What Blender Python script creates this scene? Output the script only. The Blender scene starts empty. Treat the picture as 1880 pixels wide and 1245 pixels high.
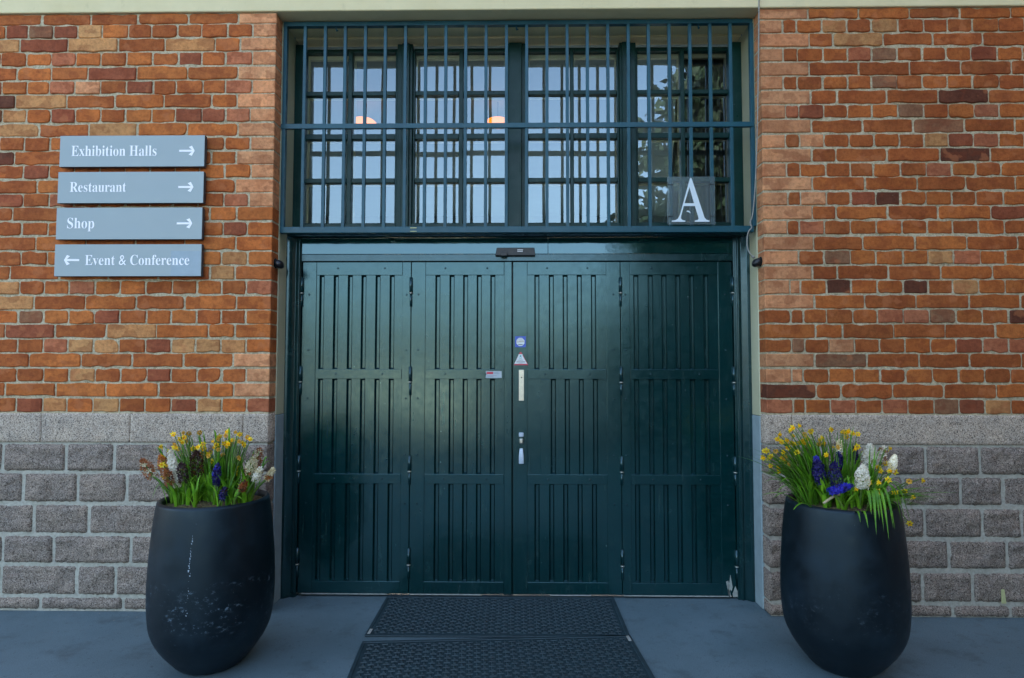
import bpy, bmesh, math, random
from mathutils import Vector, Matrix, Euler, noise as mnoise
from mathutils.geometry import tessellate_polygon
rnd = random.Random(11)
S = bpy.context.scene
COL = S.collection
R = math.radians

# ------------------------------------------------------------------ camera
F, CAM = 1150.0, Vector((0.0, -3.7401, 1.4356))
YAW, PIT, ROL = -0.0154, 0.0479, 0.0012
fw = Vector((math.sin(YAW)*math.cos(PIT), math.cos(YAW)*math.cos(PIT), math.sin(PIT)))
rt0 = Vector((math.cos(YAW), -math.sin(YAW), 0)); up0 = rt0.cross(fw)
rt = rt0*math.cos(ROL) + up0*math.sin(ROL); up = -rt0*math.sin(ROL) + up0*math.cos(ROL)
cd = bpy.data.cameras.new('camera'); cam = bpy.data.objects.new('camera', cd); COL.objects.link(cam)
cd.sensor_width = 36; cd.lens = F*36/1880; cd.clip_start = .05; cd.clip_end = 2000
cam.matrix_world = Matrix((( rt.x, up.x, -fw.x, CAM.x), (rt.y, up.y, -fw.y, CAM.y), (rt.z, up.z, -fw.z, CAM.z), (0, 0, 0, 1)))
S.camera = cam

def at(px, py, Y):
    "point of the plane y = Y seen at a photo pixel (measuring aid: real positions on known planes)"
    d = F*fw + (px-940)*rt - (py-622.5)*up
    return CAM + d*((Y-CAM.y)/d.y)

# ------------------------------------------------------------------ sky, sun, exposure
SUN_E = 40.0
w = bpy.data.worlds.new('World'); S.world = w; w.use_nodes = True
wn = w.node_tree.nodes; wl = w.node_tree.links
sky = wn.new('ShaderNodeTexSky'); sky.sky_type = 'NISHITA'; sky.sun_disc = False
sky.sun_elevation = R(SUN_E); sky.sun_rotation = R(-20); sky.air_density = 1.0; sky.dust_density = 4.0; sky.ozone_density = 0.0
bg = wn['Background']; bg.inputs['Strength'].default_value = .15
wl.new(sky.outputs[0], bg.inputs[0])
sd = bpy.data.lights.new('sun', 'SUN'); sd.energy = 3.2; sd.angle = R(.5); sd.color = (1, .93, .82)
sun = bpy.data.objects.new('sun', sd); COL.objects.link(sun); sun.location = (-6, 14, 16)
az = R(20)                                   # sun stands behind the building, a little to the left
sun.rotation_euler = Vector((math.sin(az)*math.cos(R(SUN_E)), -math.cos(az)*math.cos(R(SUN_E)), -math.sin(R(SUN_E)))).to_track_quat('-Z', 'Y').to_euler()
S.view_settings.view_transform = 'Standard'; S.view_settings.look = 'None'
S.view_settings.exposure = 2.55; S.view_settings.gamma = 1

# ------------------------------------------------------------------ materials
def lin(h, k=1.0):
    h = h.lstrip('#'); o = []
    for i in (0, 2, 4):
        c = int(h[i:i+2], 16)/255
        o.append((c/12.92 if c <= .04045 else ((c+.055)/1.055)**2.4)*k)
    return (*o, 1)

class NT:
    def __init__(s, name):
        s.m = bpy.data.materials.new(name); s.m.use_nodes = True
        s.n = s.m.node_tree.nodes; s.l = s.m.node_tree.links; s.b = s.n['Principled BSDF']
        s.tc = s.n.new('ShaderNodeTexCoord')
    def add(s, t, **k):
        n = s.n.new(t)
        for a, v in k.items():
            if hasattr(n, a): setattr(n, a, v)
            else: n.inputs[a.replace('_', ' ')].default_value = v
        return n
    def link(s, a, b): s.l.new(a, b)
    def noise(s, scale, detail=4, rough=.55, vec=None, sc=None):
        n = s.add('ShaderNodeTexNoise', Scale=scale, Detail=detail, Roughness=rough)
        v = vec or s.tc.outputs['Object']
        if sc:
            mp = s.add('ShaderNodeMapping'); mp.inputs['Scale'].default_value = sc; s.link(v, mp.inputs[0]); v = mp.outputs[0]
        s.link(v, n.inputs['Vector']); return n.outputs['Fac']
    def ramp(s, fac, stops):
        n = s.add('ShaderNodeValToRGB'); e = n.color_ramp.elements
        while len(e) < len(stops): e.new(.5)
        for i, (p, c) in enumerate(stops):
            e[i].position = p; e[i].color = c if len(c) == 4 else (*c, 1)
        s.link(fac, n.inputs[0]); return n.outputs[0]
    def mix(s, fac, a, b, mode='MIX'):
        n = s.add('ShaderNodeMix', data_type='RGBA', blend_type=mode)
        for v, i in ((fac, 0), (a, 6), (b, 7)):
            if hasattr(v, 'links'): s.link(v, n.inputs[i])
            else: n.inputs[i].default_value = v
        return n.outputs[2]
    def math(s, op, a, b=0.0):
        n = s.add('ShaderNodeMath', operation=op)
        for v, i in ((a, 0), (b, 1)):
            if hasattr(v, 'links'): s.link(v, n.inputs[i])
            else: n.inputs[i].default_value = v
        return n.outputs[0]
    def bump(s, h, strength=.3, dist=.002, prev=None):
        n = s.add('ShaderNodeBump'); n.inputs['Strength'].default_value = strength; n.inputs['Distance'].default_value = dist
        s.link(h, n.inputs['Height'])
        if prev is not None: s.link(prev, n.inputs['Normal'])
        s.link(n.outputs[0], s.b.inputs['Normal']); return n.outputs[0]
    def set(s, color=None, rough=None, **k):
        for v, nm in ((color, 'Base Color'), (rough, 'Roughness')):
            if v is None: continue
            if hasattr(v, 'links'): s.link(v, s.b.inputs[nm])
            else: s.b.inputs[nm].default_value = v
        for a, v in k.items(): s.b.inputs[a.replace('_', ' ')].default_value = v
        return s.m
W3 = (1, 1, 1, 1); B0 = (0, 0, 0, 1)
def g(v): return (v, v, v, 1)

def simple(name, col, rough=.5, var=.12, scale=30, bump=.0, **k):
    t = NT(name); n = t.noise(scale, 5)
    c = t.mix(1.0, col, t.ramp(n, [(.3, g(1-var)), (.7, g(1+var))]), 'MULTIPLY')
    if bump: t.bump(t.noise(scale*6, 3), bump, .001)
    return t.set(c, rough, **k)

def brick_mat():
    t = NT('fired brick'); a = t.add('ShaderNodeAttribute', attribute_name='tint')
    p = t.noise(9, 3, .5); q = t.noise(55, 6, .65); s = t.noise(260, 3, .6)
    c = t.mix(1, a.outputs['Color'], t.ramp(p, [(.3, (.84, .76, .72)), (.52, (1, 1, 1)), (.72, (1.16, 1.14, 1.08))]), 'MULTIPLY')
    c = t.mix(1, c, t.ramp(q, [(.32, (.72, .68, .66)), (.55, (1, 1, 1)), (.75, (1.14, 1.12, 1.1))]), 'MULTIPLY')
    c = t.mix(t.ramp(t.noise(13, 2, .4, sc=(1, 1, 1.5)), [(.55, B0), (.60, g(.34))]), c, lin('#7a3a20'))
    c = t.mix(t.ramp(t.noise(8, 3, .5), [(.60, B0), (.64, g(.4))]), c, lin('#b87248'))
    c = t.mix(t.ramp(t.noise(6, 5, .6), [(.68, B0), (.76, g(.6))]), c, lin('#3a2016'))
    c = t.mix(t.ramp(s, [(.64, B0), (.74, g(.6))]), c, lin('#2a1710'))
    # pale mortar smears left on a few bricks
    c = t.mix(t.ramp(t.noise(17, 6, .7), [(.68, B0), (.78, g(.45))]), c, lin('#b9aa90'))
    nb = t.bump(q, .8, .004); t.bump(s, .5, .0015, nb)
    return t.set(c, .88, Specular_IOR_Level=.25)
def mortar_mat():
    t = NT('lime mortar'); q = t.noise(70, 6, .65); s = t.noise(400, 2, .5)
    c = t.ramp(q, [(.3, lin('#8f8568')), (.5, lin('#bfb393')), (.72, lin('#d8ceae'))])
    c = t.mix(t.ramp(s, [(.35, g(.55)), (.45, B0)]), c, lin('#54503f'))
    c = t.mix(t.ramp(t.noise(14, 5, .7), [(.6, B0), (.75, g(.4))]), c, lin('#5e5a48'))
    nb = t.bump(q, .8, .006); t.bump(s, .5, .002, nb)
    return t.set(c, .95, Specular_IOR_Level=.15)
def granite_mat(name, base, spots, pale, k=1.0, bumpy=.5):
    t = NT(name); v = t.add('ShaderNodeTexVoronoi', Scale=210.0); t.link(t.tc.outputs['Object'], v.inputs['Vector'])
    bw = t.add('ShaderNodeRGBToBW'); t.link(v.outputs['Color'], bw.inputs[0]); vr = bw.outputs[0]
    c = t.ramp(vr, [(.16, lin(spots, k)), (.34, lin(base, k)), (.6, lin(base, k*1.15)), (.82, lin(pale, k))])
    f = t.noise(330, 3, .6)
    c = t.mix(1, c, t.ramp(f, [(.3, g(.6)), (.5, g(1)), (.7, g(1.3))]), 'MULTIPLY')
    c = t.mix(1, c, t.ramp(t.noise(6, 4, .6), [(.3, (.8, .8, .84)), (.7, (1.14, 1.08, 1.06))]), 'MULTIPLY')
    c = t.mix(t.ramp(t.noise(11, 6, .7), [(.6, B0), (.78, g(.45))]), c, lin('#7a5a48', k))
    nb = t.bump(t.noise(40, 7, .7), bumpy, .012); t.bump(vr, bumpy*.5, .002, nb)
    return t.set(c, .8, Specular_IOR_Level=.3)
def paint_mat(name, col, rough=.2, chips=True, spec=.8, sc=(1, 1, 1)):
    t = NT(name); n = t.noise(3.2, 4); m = t.noise(24, 5)
    c = t.mix(1, col, t.ramp(n, [(.3, g(.82)), (.7, g(1.18))]), 'MULTIPLY')
    c = t.mix(t.ramp(t.noise(10, 6, .7), [(.52, B0), (.78, g(.3))]), c, lin('#38504f')); c = t.mix(t.ramp(t.noise(26, 5, .7, sc=(1, 1, .12)), [(.6, B0), (.74, g(.28))]), c, lin('#4a5d58'))
    if chips:
        c = t.mix(t.ramp(t.noise(75, 3, .5), [(.765, B0), (.785, g(.75))]), c, lin('#8f9a94'))
    rr = t.ramp(m, [(.3, g(rough*.8)), (.75, g(rough*1.35))])
    nb = t.bump(t.noise(5, 3), .10, .012); t.bump(t.noise(160, 4, .6, sc=(1, 1, .15)), .05, .0015, nb)
    return t.set(c, rr, Specular_IOR_Level=spec)
M = {}
M['brick'] = brick_mat(); M['mortar'] = mortar_mat()
M['granite'] = granite_mat('rough granite', '#8e8273', '#4b433b', '#b4a998', .9, 1.0)
M['band'] = granite_mat('dressed granite', '#ada08c', '#655d52', '#d2c7b2', .95, .35)
M['gmortar'] = simple('grey cement pointing', lin('#b0ad9d', .95), .9, .22, 60, .6)
def plaster(name, c1, c2):
    t = NT(name); c = t.ramp(t.noise(2.2, 6, .6), [(.3, lin(c1)), (.7, lin(c2))])
    c = t.mix(t.ramp(t.noise(16, 7, .7, sc=(1, 1, .5)), [(.6, B0), (.8, g(.3))]), c, lin('#86835f'))
    c = t.mix(t.ramp(t.noise(120, 3), [(.7, B0), (.78, g(.25))]), c, lin('#5d5a48'))
    nb = t.bump(t.noise(12, 6), .25, .006); t.bump(t.noise(180, 3), .2, .001, nb)
    return t.set(c, .8, Specular_IOR_Level=.3)
M['lintel'] = plaster('cream painted render', '#d2c697', '#e2d7ab')
M['reveal'] = plaster('cream reveal paint', '#b4b592', '#c6c6a6')
M['bluegrey'] = simple('blue grey plinth paint', lin('#8da0a2'), .7, .12, 14, .2)
M['door'] = paint_mat('dark green gloss paint', lin('#032a2b'), .17, True, 1.0)
M['door'].node_tree.nodes['Principled BSDF'].inputs['IOR'].default_value = 1.52; M['door'].node_tree.nodes['Principled BSDF'].inputs['Specular Tint'].default_value = (.55, .9, .98, 1)
M['gloss'] = paint_mat('fresh dark green gloss paint', lin('#06302f'), .06, False, 1.0)
M['gloss'].node_tree.nodes['Principled BSDF'].inputs['IOR'].default_value = 1.6; M['gloss'].node_tree.nodes['Principled BSDF'].inputs['Specular Tint'].default_value = (.6, .9, 1, 1)
M['frame'] = paint_mat('dark green frame paint', lin('#04292a'), .2, True, .9)
M['frame'].node_tree.nodes['Principled BSDF'].inputs['Specular Tint'].default_value = (.62, .9, 1, 1)
M['winframe'] = paint_mat('green window paint', lin('#07342f'), .34, True, .3)
M['bar'] = paint_mat('blue green bar paint', lin('#124b58'), .36, True, .4, (1, 1, 1))
M['putty'] = simple('cream inner sash', lin('#c9c9b0'), .5, .08, 20)
M['steel'] = simple('brushed steel', lin('#c8c6b8'), .32, .1, 120, .1, Metallic=.85)
M['satin'] = simple('satin pale metal', lin('#b4c3d0'), .35, .08, 90, 0, Metallic=.15)
M['blackplastic'] = simple('black plastic', lin('#14181c'), .38, .15, 40)
M['rubber'] = simple('dark rubber mat', lin('#1c3136'), .62, .25, 25, .3)
M['alu'] = simple('pale worn strip', lin('#9fa39a'), .5, .25, 40)
M['white'] = simple('white lettering', lin('#fafafa'), .5, .02, 30)
M['offwhite'] = simple('frosted white letter film', lin('#d3e2e6'), .5, .03, 30)
M['sign'] = None
t = NT('blue grey sign enamel'); c = t.ramp(t.noise(2.0, 3), [(.3, lin('#94a3a4')), (.7, lin('#9cabaa'))])
t.bump(t.noise(300, 2), .05, .0006); M['sign'] = t.set(c, .38, Specular_IOR_Level=.5)
M['signedge_shade'] = simple('shaded sign edge', lin('#39434a'), .5, .08, 30)  # board side faces coloured dark to paint in their shade
M['patch'] = simple('slightly duller sign overlay', lin('#91a5ae'), .3, .07, 20)
M['blue'] = simple('blue sticker', lin('#3558b8'), .35, .05); M['red'] = simple('red sticker', lin('#c03048'), .35, .06)
M['stickerwhite'] = simple('white sticker', lin('#dfe6e4'), .35, .04); M['stickertext'] = simple('sticker print', lin('#3a4a55'), .4, .05)
M['teal'] = simple('sticker emblem teal', lin('#4aa3a4'), .4, .05); M['gold'] = simple('sticker emblem yellow', lin('#a48b38'), .4, .05)
M['cable'] = simple('grey cable sheath', lin('#8b8b83'), .6, .2, 60)
M['tape'] = simple('pale yellow tape', lin('#b9bb84'), .6, .12, 60)
M['roomwall'] = simple('dim room plaster', lin('#839297'), .9, .05, 3)
M['bark'] = simple('dark bark', lin('#3a2f26'), .9, .3, 20, .6)
M['needle'] = simple('dark evergreen leaf', lin('#1d3018'), .6, .4, 4)
def pot_mat(amt, off):
    t = NT('charcoal fibrestone'); c = t.ramp(t.noise(3.5, 6, .6), [(.28, lin('#04090d')), (.5, lin('#081117')), (.72, lin('#15232c'))])
    sep = t.add('ShaderNodeSeparateXYZ'); t.link(t.tc.outputs['Object'], sep.inputs[0])
    band = t.ramp(sep.outputs['Z'], [(.16, B0), (.30, W3), (.42, W3), (.47, B0)])
    sc = t.ramp(t.noise(34, 8, .78, sc=(1, 1, 1.6)), [(.55, B0), (.64, W3)])
    pt = t.ramp(t.noise(5.0, 3, sc=(1, 1, 2.4)), [(.45, B0), (.56, W3)])
    k = t.math('MULTIPLY', t.math('MULTIPLY', band, sc), pt)
    c = t.mix(t.math('MULTIPLY', k, amt), c, lin('#8fa9bb'))
    c = t.mix(t.ramp(t.noise(95, 2), [(.76, B0), (.79, g(.5))]), c, lin('#8a949a'))
    nb = t.bump(t.noise(9, 5), .1, .01); t.bump(t.noise(220, 3), .15, .001, nb)
    return t.set(c, t.ramp(t.noise(14, 5), [(.3, g(.38)), (.7, g(.54))]), Specular_IOR_Level=.5)
def _tint(m): m.node_tree.nodes['Principled BSDF'].inputs['Specular Tint'].default_value = (.6, .86, 1, 1); return m
M['pot'] = pot_mat(.40, 0); M['pot2'] = pot_mat(.09, 3); _tint(M['pot']); _tint(M['pot2'])
M['scuff'] = simple('pale scuff mark', lin('#9fb0bb'), .8, .3, 200)
t = NT('mossy potting soil'); c = t.ramp(t.noise(60, 6, .7), [(.3, lin('#2a2116')), (.5, lin('#6b5a3c')), (.62, lin('#59602c')), (.75, lin('#9a8a66'))])
t.bump(t.noise(90, 5), 1, .02); M['soil'] = t.set(c, .95)
def leafm(name, c1, c2, trans=.25):
    t = NT(name); oi = t.add('ShaderNodeObjectInfo'); n = t.noise(18, 4)
    c = t.ramp(n, [(.3, lin(c1)), (.7, lin(c2))])
    c = t.mix(1, c, t.ramp(oi.outputs['Random'], [(0, g(.8)), (1, g(1.4))]), 'MULTIPLY')
    t.set(c, .45, Specular_IOR_Level=.4)
    tr = t.add('ShaderNodeBsdfTranslucent'); t.link(c, tr.inputs[0]); mx = t.add('ShaderNodeMixShader'); mx.inputs[0].default_value = trans
    t.link(t.b.outputs[0], mx.inputs[1]); t.link(tr.outputs[0], mx.inputs[2])
    t.link(mx.outputs[0], t.n['Material Output'].inputs[0]); return t.m
M['grass'] = leafm('daffodil leaf', '#2f6416', '#6a9e22'); M['strap'] = leafm('hyacinth leaf', '#4f8a1c', '#8dc02e')
M['stem'] = leafm('flower stem', '#4d6a2c', '#6d8a3e')
for nm, a, b in (('yellow', '#f2d010', '#fff04a'), ('witheredyellow', '#c59a30', '#e3bd5c'), ('cream', '#ece6cc', '#fdf8e6'), ('brown', '#7a3f18', '#b8703a'),
                 ('darkbrown', '#25130f', '#472619'), ('violet', '#140f3a', '#2a2270'), ('brightblue', '#1e1c90', '#3a38b8'), ('purplebrown', '#2b1720', '#4a2a34'), ('ivory', '#c9bd90', '#e6dcb8'), ('orange', '#efb60c', '#fad01c')):
    M[nm] = leafm('petal '+nm, a, b, .3)
def ground_mat():
    t = NT('smooth dark paving'); c = t.ramp(t.noise(1.4, 7, .62), [(.3, lin('#51656a')), (.7, lin('#5f747a'))])
    c = t.mix(1, c, t.ramp(t.noise(240, 3, .6), [(.3, g(.66)), (.7, g(1.34))]), 'MULTIPLY')
    c = t.mix(t.ramp(t.noise(5, 7, .72), [(.54, B0), (.7, g(.6))]), c, lin('#3a4345')); c = t.mix(t.ramp(t.noise(38, 6, .75), [(.58, B0), (.68, g(.8))]), c, lin('#333c3e')); c = t.mix(t.ramp(t.noise(150, 2, .5), [(.74, B0), (.79, g(.6))]), c, lin('#a3a7a2'))
    t.bump(t.noise(300, 3, .6), .25, .0015)
    return t.set(c, t.ramp(t.noise(3, 5), [(.3, g(.5)), (.7, g(.72))]), Specular_IOR_Level=.5)
M['ground'] = ground_mat()
M['shade_ground'] = simple('dark asphalt', lin('#3b3d3e'), .9, .2, 3)
M['sunlit_patch'] = simple('pale sunlit ground', lin('#bfb699'), .9, .2, 2)
def plainbrick():
    t = NT('plain brickwork'); b = t.add('ShaderNodeTexBrick', Scale=1.0, Brick_Width=.31, Row_Height=.089, Mortar_Size=.006)
    b.inputs['Color1'].default_value = lin('#a4592f'); b.inputs['Color2'].default_value = lin('#8a4630'); b.inputs['Mortar'].default_value = lin('#a79d83')
    mp = t.add('ShaderNodeMapping'); mp.inputs['Rotation'].default_value = (R(90), 0, 0)
    t.link(t.tc.outputs['Object'], mp.inputs[0]); t.link(mp.outputs[0], b.inputs['Vector']); return t.set(b.outputs['Color'], .9)
M['plainbrick'] = plainbrick()
def glass_mat(name, f0, tint, rough=.0):
    m = bpy.data.materials.new(name); m.use_nodes = True; n = m.node_tree.nodes; l = m.node_tree.links; n.clear()
    o = n.new('ShaderNodeOutputMaterial'); tr = n.new('ShaderNodeBsdfTransparent'); gl = n.new('ShaderNodeBsdfGlossy'); mx = n.new('ShaderNodeMixShader')
    lw = n.new('ShaderNodeFresnel'); lw.inputs[0].default_value = (1+f0**.5)/(1-f0**.5)
    tc = n.new('ShaderNodeTexCoord'); ns = n.new('ShaderNodeTexNoise'); ns.inputs['Scale'].default_value = 3.5; ns.inputs['Detail'].default_value = 1
    bp = n.new('ShaderNodeBump'); bp.inputs['Strength'].default_value = .12; bp.inputs['Distance'].default_value = .01
    l.new(tc.outputs['Object'], ns.inputs['Vector']); l.new(ns.outputs[0], bp.inputs['Height']); l.new(bp.outputs[0], gl.inputs['Normal'])
    tr.inputs[0].default_value = tint; gl.inputs['Roughness'].default_value = rough; gl.inputs['Color'].default_value = (.76, .91, .95, 1)
    l.new(lw.outputs[0], mx.inputs[0]); l.new(tr.outputs[0], mx.inputs[1]); l.new(gl.outputs[0], mx.inputs[2]); l.new(mx.outputs[0], o.inputs[0]); return m
M['glass'] = glass_mat('window glass', .19, (.82, .86, .86, 1))
M['acrylic'] = glass_mat('clear acrylic', .07, (.90, .94, .95, 1), .12)
_n = M['acrylic'].node_tree; _d = _n.nodes.new('ShaderNodeBsdfDiffuse'); _d.inputs[0].default_value = lin('#b9c6c8'); _x = _n.nodes.new('ShaderNodeMixShader'); _x.inputs[0].default_value = .11
_o = next(q for q in _n.nodes if q.type == 'OUTPUT_MATERIAL'); _s = _o.inputs[0].links[0].from_socket; _n.links.new(_s, _x.inputs[1]); _n.links.new(_d.outputs[0], _x.inputs[2]); _n.links.new(_x.outputs[0], _o.inputs[0])
def emit(name, col, st):
    t = NT(name); t.set(col, .5); t.b.inputs['Emission Color'].default_value = col; t.b.inputs['Emission Strength'].default_value = st; return t.m
M['lamp'] = emit('lit amber lamp shade', lin('#f08414'), .4)

# ------------------------------------------------------------------ mesh helpers
class MB:
    def __init__(s): s.v = []; s.f = []; s.mi = []; s.col = []
    def quad(s, pts, mi=0):
        i = len(s.v); s.v += [tuple(p) for p in pts]; s.f.append(tuple(range(i, i+len(pts)))); s.mi.append(mi)
    def box(s, x0, x1, y0, y1, z0, z1, mi=0):
        i = len(s.v); x0, x1 = sorted((x0, x1)); y0, y1 = sorted((y0, y1)); z0, z1 = sorted((z0, z1))
        s.v += [(x, y, z) for z in (z0, z1) for y in (y0, y1) for x in (x0, x1)]
        for f in ((0, 2, 3, 1), (4, 5, 7, 6), (0, 1, 5, 4), (2, 6, 7, 3), (0, 4, 6, 2), (1, 3, 7, 5)):
            s.f.append(tuple(i+k for k in f)); s.mi.append(mi)
    def extrude_z(s, prof, z0, z1, mi=0, caps=True):
        "closed profile of (x, y) points, counter-clockwise from above"
        n = len(prof); i = len(s.v)
        s.v += [(x, y, z0) for x, y in prof] + [(x, y, z1) for x, y in prof]
        for k in range(n):
            j = (k+1) % n; s.f.append((i+k, i+j, i+n+j, i+n+k)); s.mi.append(mi)
        if caps:
            s.f.append(tuple(i+n+k for k in range(n))); s.mi.append(mi)
            s.f.append(tuple(i+k for k in reversed(range(n)))); s.mi.append(mi)
    def extrude_x(s, prof, x0, x1, mi=0):
        "closed profile of (y, z) points"
        n = len(prof); i = len(s.v)
        s.v += [(x0, y, z) for y, z in prof] + [(x1, y, z) for y, z in prof]
        for k in range(n):
            j = (k+1) % n; s.f.append((i+k, i+j, i+n+j, i+n+k)); s.mi.append(mi)
        s.f.append(tuple(i+n+k for k in range(n))); s.mi.append(mi)
        s.f.append(tuple(i+k for k in reversed(range(n)))); s.mi.append(mi)
    def tube(s, pts, r, n=8, mi=0, caps=True):
        pts = [Vector(p) for p in pts]; rr = r if isinstance(r, (list, tuple)) else [r]*len(pts)
        i0 = len(s.v); a = None
        for k, p in enumerate(pts):
            d = (pts[min(k+1, len(pts)-1)]-pts[max(k-1, 0)]).normalized()
            if a is None: a = d.orthogonal().normalized()
            else: a = (a-d*a.dot(d)).normalized()
            b = d.cross(a)
            s.v += [tuple(p+(a*math.cos(q)+b*math.sin(q))*rr[k]) for q in [2*math.pi*j/n for j in range(n)]]
        for k in range(len(pts)-1):
            for j in range(n):
                j2 = (j+1) % n; s.f.append((i0+k*n+j, i0+k*n+j2, i0+(k+1)*n+j2, i0+(k+1)*n+j)); s.mi.append(mi)
        if caps:
            s.f.append(tuple(i0+j for j in reversed(range(n)))); s.mi.append(mi)
            s.f.append(tuple(i0+(len(pts)-1)*n+j for j in range(n))); s.mi.append(mi)
    def lathe(s, prof, c, n=32, mi=0):
        "prof: (r, z) from one pole to the other; c centre"
        i0 = len(s.v)
        for r_, z in prof: s.v += [(c[0]+r_*math.cos(2*math.pi*j/n), c[1]+r_*math.sin(2*math.pi*j/n), c[2]+z) for j in range(n)]
        for k in range(len(prof)-1):
            for j in range(n):
                j2 = (j+1) % n; s.f.append((i0+k*n+j, i0+k*n+j2, i0+(k+1)*n+j2, i0+(k+1)*n+j)); s.mi.append(mi)
        s.f.append(tuple(i0+j for j in reversed(range(n)))); s.mi.append(mi)
        s.f.append(tuple(i0+(len(prof)-1)*n+j for j in range(n))); s.mi.append(mi)
    def ribbon(s, pts, width, side, fold=.25, mi=0):
        "leaf blade: tapered strip with a shallow fold along pts"
        pts = [Vector(p) for p in pts]; n = len(pts); i0 = len(s.v)
        for k, p in enumerate(pts):
            u = k/(n-1); d = (pts[min(k+1, n-1)]-pts[max(k-1, 0)]).normalized()
            sd_ = (side-d*side.dot(d)).normalized(); nr = d.cross(sd_)
            wd = width*.5*(.75+.6*u if u < .4 else max(.02, .99*(1-((u-.4)/.6)**2.2)))
            s.v += [tuple(p-sd_*wd+nr*wd*fold), tuple(p), tuple(p+sd_*wd+nr*wd*fold)]
        for k in range(n-1):
            for j in (0, 1):
                a = i0+k*3+j; s.f.append((a, a+1, a+4, a+3)); s.mi.append(mi)
    def build(s, name, mats, parent=None, origin=None, bevel=0, smooth=False, seg=2, ang=40):
        base = parent_world(parent) if parent else (Vector(origin) if origin else Vector((0, 0, 0)))
        me = bpy.data.meshes.new(name); me.from_pydata([tuple(Vector(v)-base) for v in s.v], [], s.f)
        mats = mats if isinstance(mats, (list, tuple)) else [mats]
        for m in mats: me.materials.append(m)
        if len(mats) > 1: me.polygons.foreach_set('material_index', s.mi)
        if s.col:
            at_ = me.color_attributes.new('tint', 'FLOAT_COLOR', 'POINT')
            at_.data.foreach_set('color', [c for q in s.col for c in q])
        if smooth or bevel: me.polygons.foreach_set('use_smooth', [True]*len(me.polygons))
        me.update(); o = bpy.data.objects.new(name, me); COL.objects.link(o)
        if parent: o.parent = parent; WL[o.name] = base
        else: o.location = base; WL[o.name] = base
        if bevel:
            b = o.modifiers.new('bevel', 'BEVEL'); b.width = bevel; b.segments = seg; b.limit_method = 'ANGLE'; b.angle_limit = R(ang); b.harden_normals = True
        return o
WL = {}
def parent_world(p): return WL[p.name]
def tag(o, label=None, cat=None, group=None, kind=None):
    for k, v in (('label', label), ('category', cat), ('group', group), ('kind', kind)):
        if v: o[k] = v
    return o
def empty(name, loc, label, cat, group=None):
    o = bpy.data.objects.new(name, None); COL.objects.link(o); o.location = loc; o.empty_display_size = .1
    WL[o.name] = Vector(loc); return tag(o, label, cat, group)
def poly(mb, outer, holes=(), y=0.0, t=.001, mi=0):
    "flat (x, z) outline standing in a plane y, its front face turned to -y, with sides of depth t"
    loops = [[Vector((x, z, 0)) for x, z in outer]]+[[Vector((x, z, 0)) for x, z in h] for h in holes]
    flat = [p for l in loops for p in l]; i0 = len(mb.v); mb.v += [(p.x, y, p.y) for p in flat]
    for tri in tessellate_polygon(loops):
        a, b, c = (flat[q] for q in tri)
        if (b-a).cross(c-a).z < 0: tri = (tri[0], tri[2], tri[1])
        mb.f.append(tuple(i0+q for q in tri)); mb.mi.append(mi)
    k = 0
    for l in loops:
        n = len(l)
        for q in range(n):
            p, r_ = l[q], l[(q+1) % n]
            mb.quad([(p.x, y, p.y), (r_.x, y, r_.y), (r_.x, y+t, r_.y), (p.x, y+t, p.y)], mi)
        k += n
    if sum(a.x*b.y-b.x*a.y for a, b in zip(loops[0], loops[0][1:]+loops[0][:1])) > 0: pass

def text_mesh(body, thin=0.0, size=1.0):
    cu = bpy.data.curves.new('lettering', 'FONT'); cu.body = body; cu.size = size; cu.offset = thin; cu.resolution_u = 3
    o = bpy.data.objects.new('lettering', cu); COL.objects.link(o)
    bpy.context.view_layer.update(); dg = bpy.context.evaluated_depsgraph_get(); me = bpy.data.meshes.new_from_object(o.evaluated_get(dg))
    vs = [tuple(v.co) for v in me.vertices]; fs = [tuple(p.vertices) for p in me.polygons]
    bpy.data.objects.remove(o); bpy.data.curves.remove(cu); bpy.data.meshes.remove(me); return vs, fs
def serif(s):
    o = ''
    for ch in s:
        if 'A' <= ch <= 'Z': o += chr(0x1D400+ord(ch)-65)
        elif 'a' <= ch <= 'z': o += chr(0x1D41A+ord(ch)-97)
        else: o += ch
    return o
def place_text(mb, body, x0, x1, zb, zt, y, caps_ratio=None, thin=0.0, mi=0, serifs=True, ref='E'):
    vs, fs = text_mesh(serif(body) if serifs else body, thin)
    rv, _ = text_mesh(serif(ref) if serifs else ref, thin)
    cap = max(v[1] for v in rv); mnx = min(v[0] for v in vs); mxx = max(v[0] for v in vs)
    sx = (x1-x0)/(mxx-mnx); sz = (zt-zb)/cap; i0 = len(mb.v)
    mb.v += [(x0+(v[0]-mnx)*sx, y, zb+v[1]*sz) for v in vs]
    for f in fs: mb.f.append(tuple(i0+k for k in f)); mb.mi.append(mi)

# ------------------------------------------------------------------ constants of the facade
XL, XR = -1.513, 1.4506
ZB = 1.1723
ZLIN = 3.632
YG = .105      # grille plane
YL = .272      # door leaf plane
YW = .306      # window plane

# ------------------------------------------------------------------ setting
gb = MB(); gb.quad([(-300, -300, 0), (300, -300, 0), (300, 60, 0), (-300, 60, 0)])
tag(gb.build('ground', M['ground']), kind='structure')
gb = MB(); gb.quad([(-300, -300, .004), (300, -300, .004), (300, -4.9, .004), (-300, -4.9, .004)])
tag(gb.build('shade_yard', M['shade_ground']), kind='structure')  # unseen dark sheet added to darken the ground mirrored in the door
gb = MB(); gb.quad([(-1.1, -9.4, .008), (-11, -32, .008), (-70, -170, .008), (-70, -300, .008), (-22, -300, .008)])
tag(gb.build('sunlit_patch', M['sunlit_patch']), kind='structure')  # unseen pale sheet, outline imitates sunlit ground and its shadow edge

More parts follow.
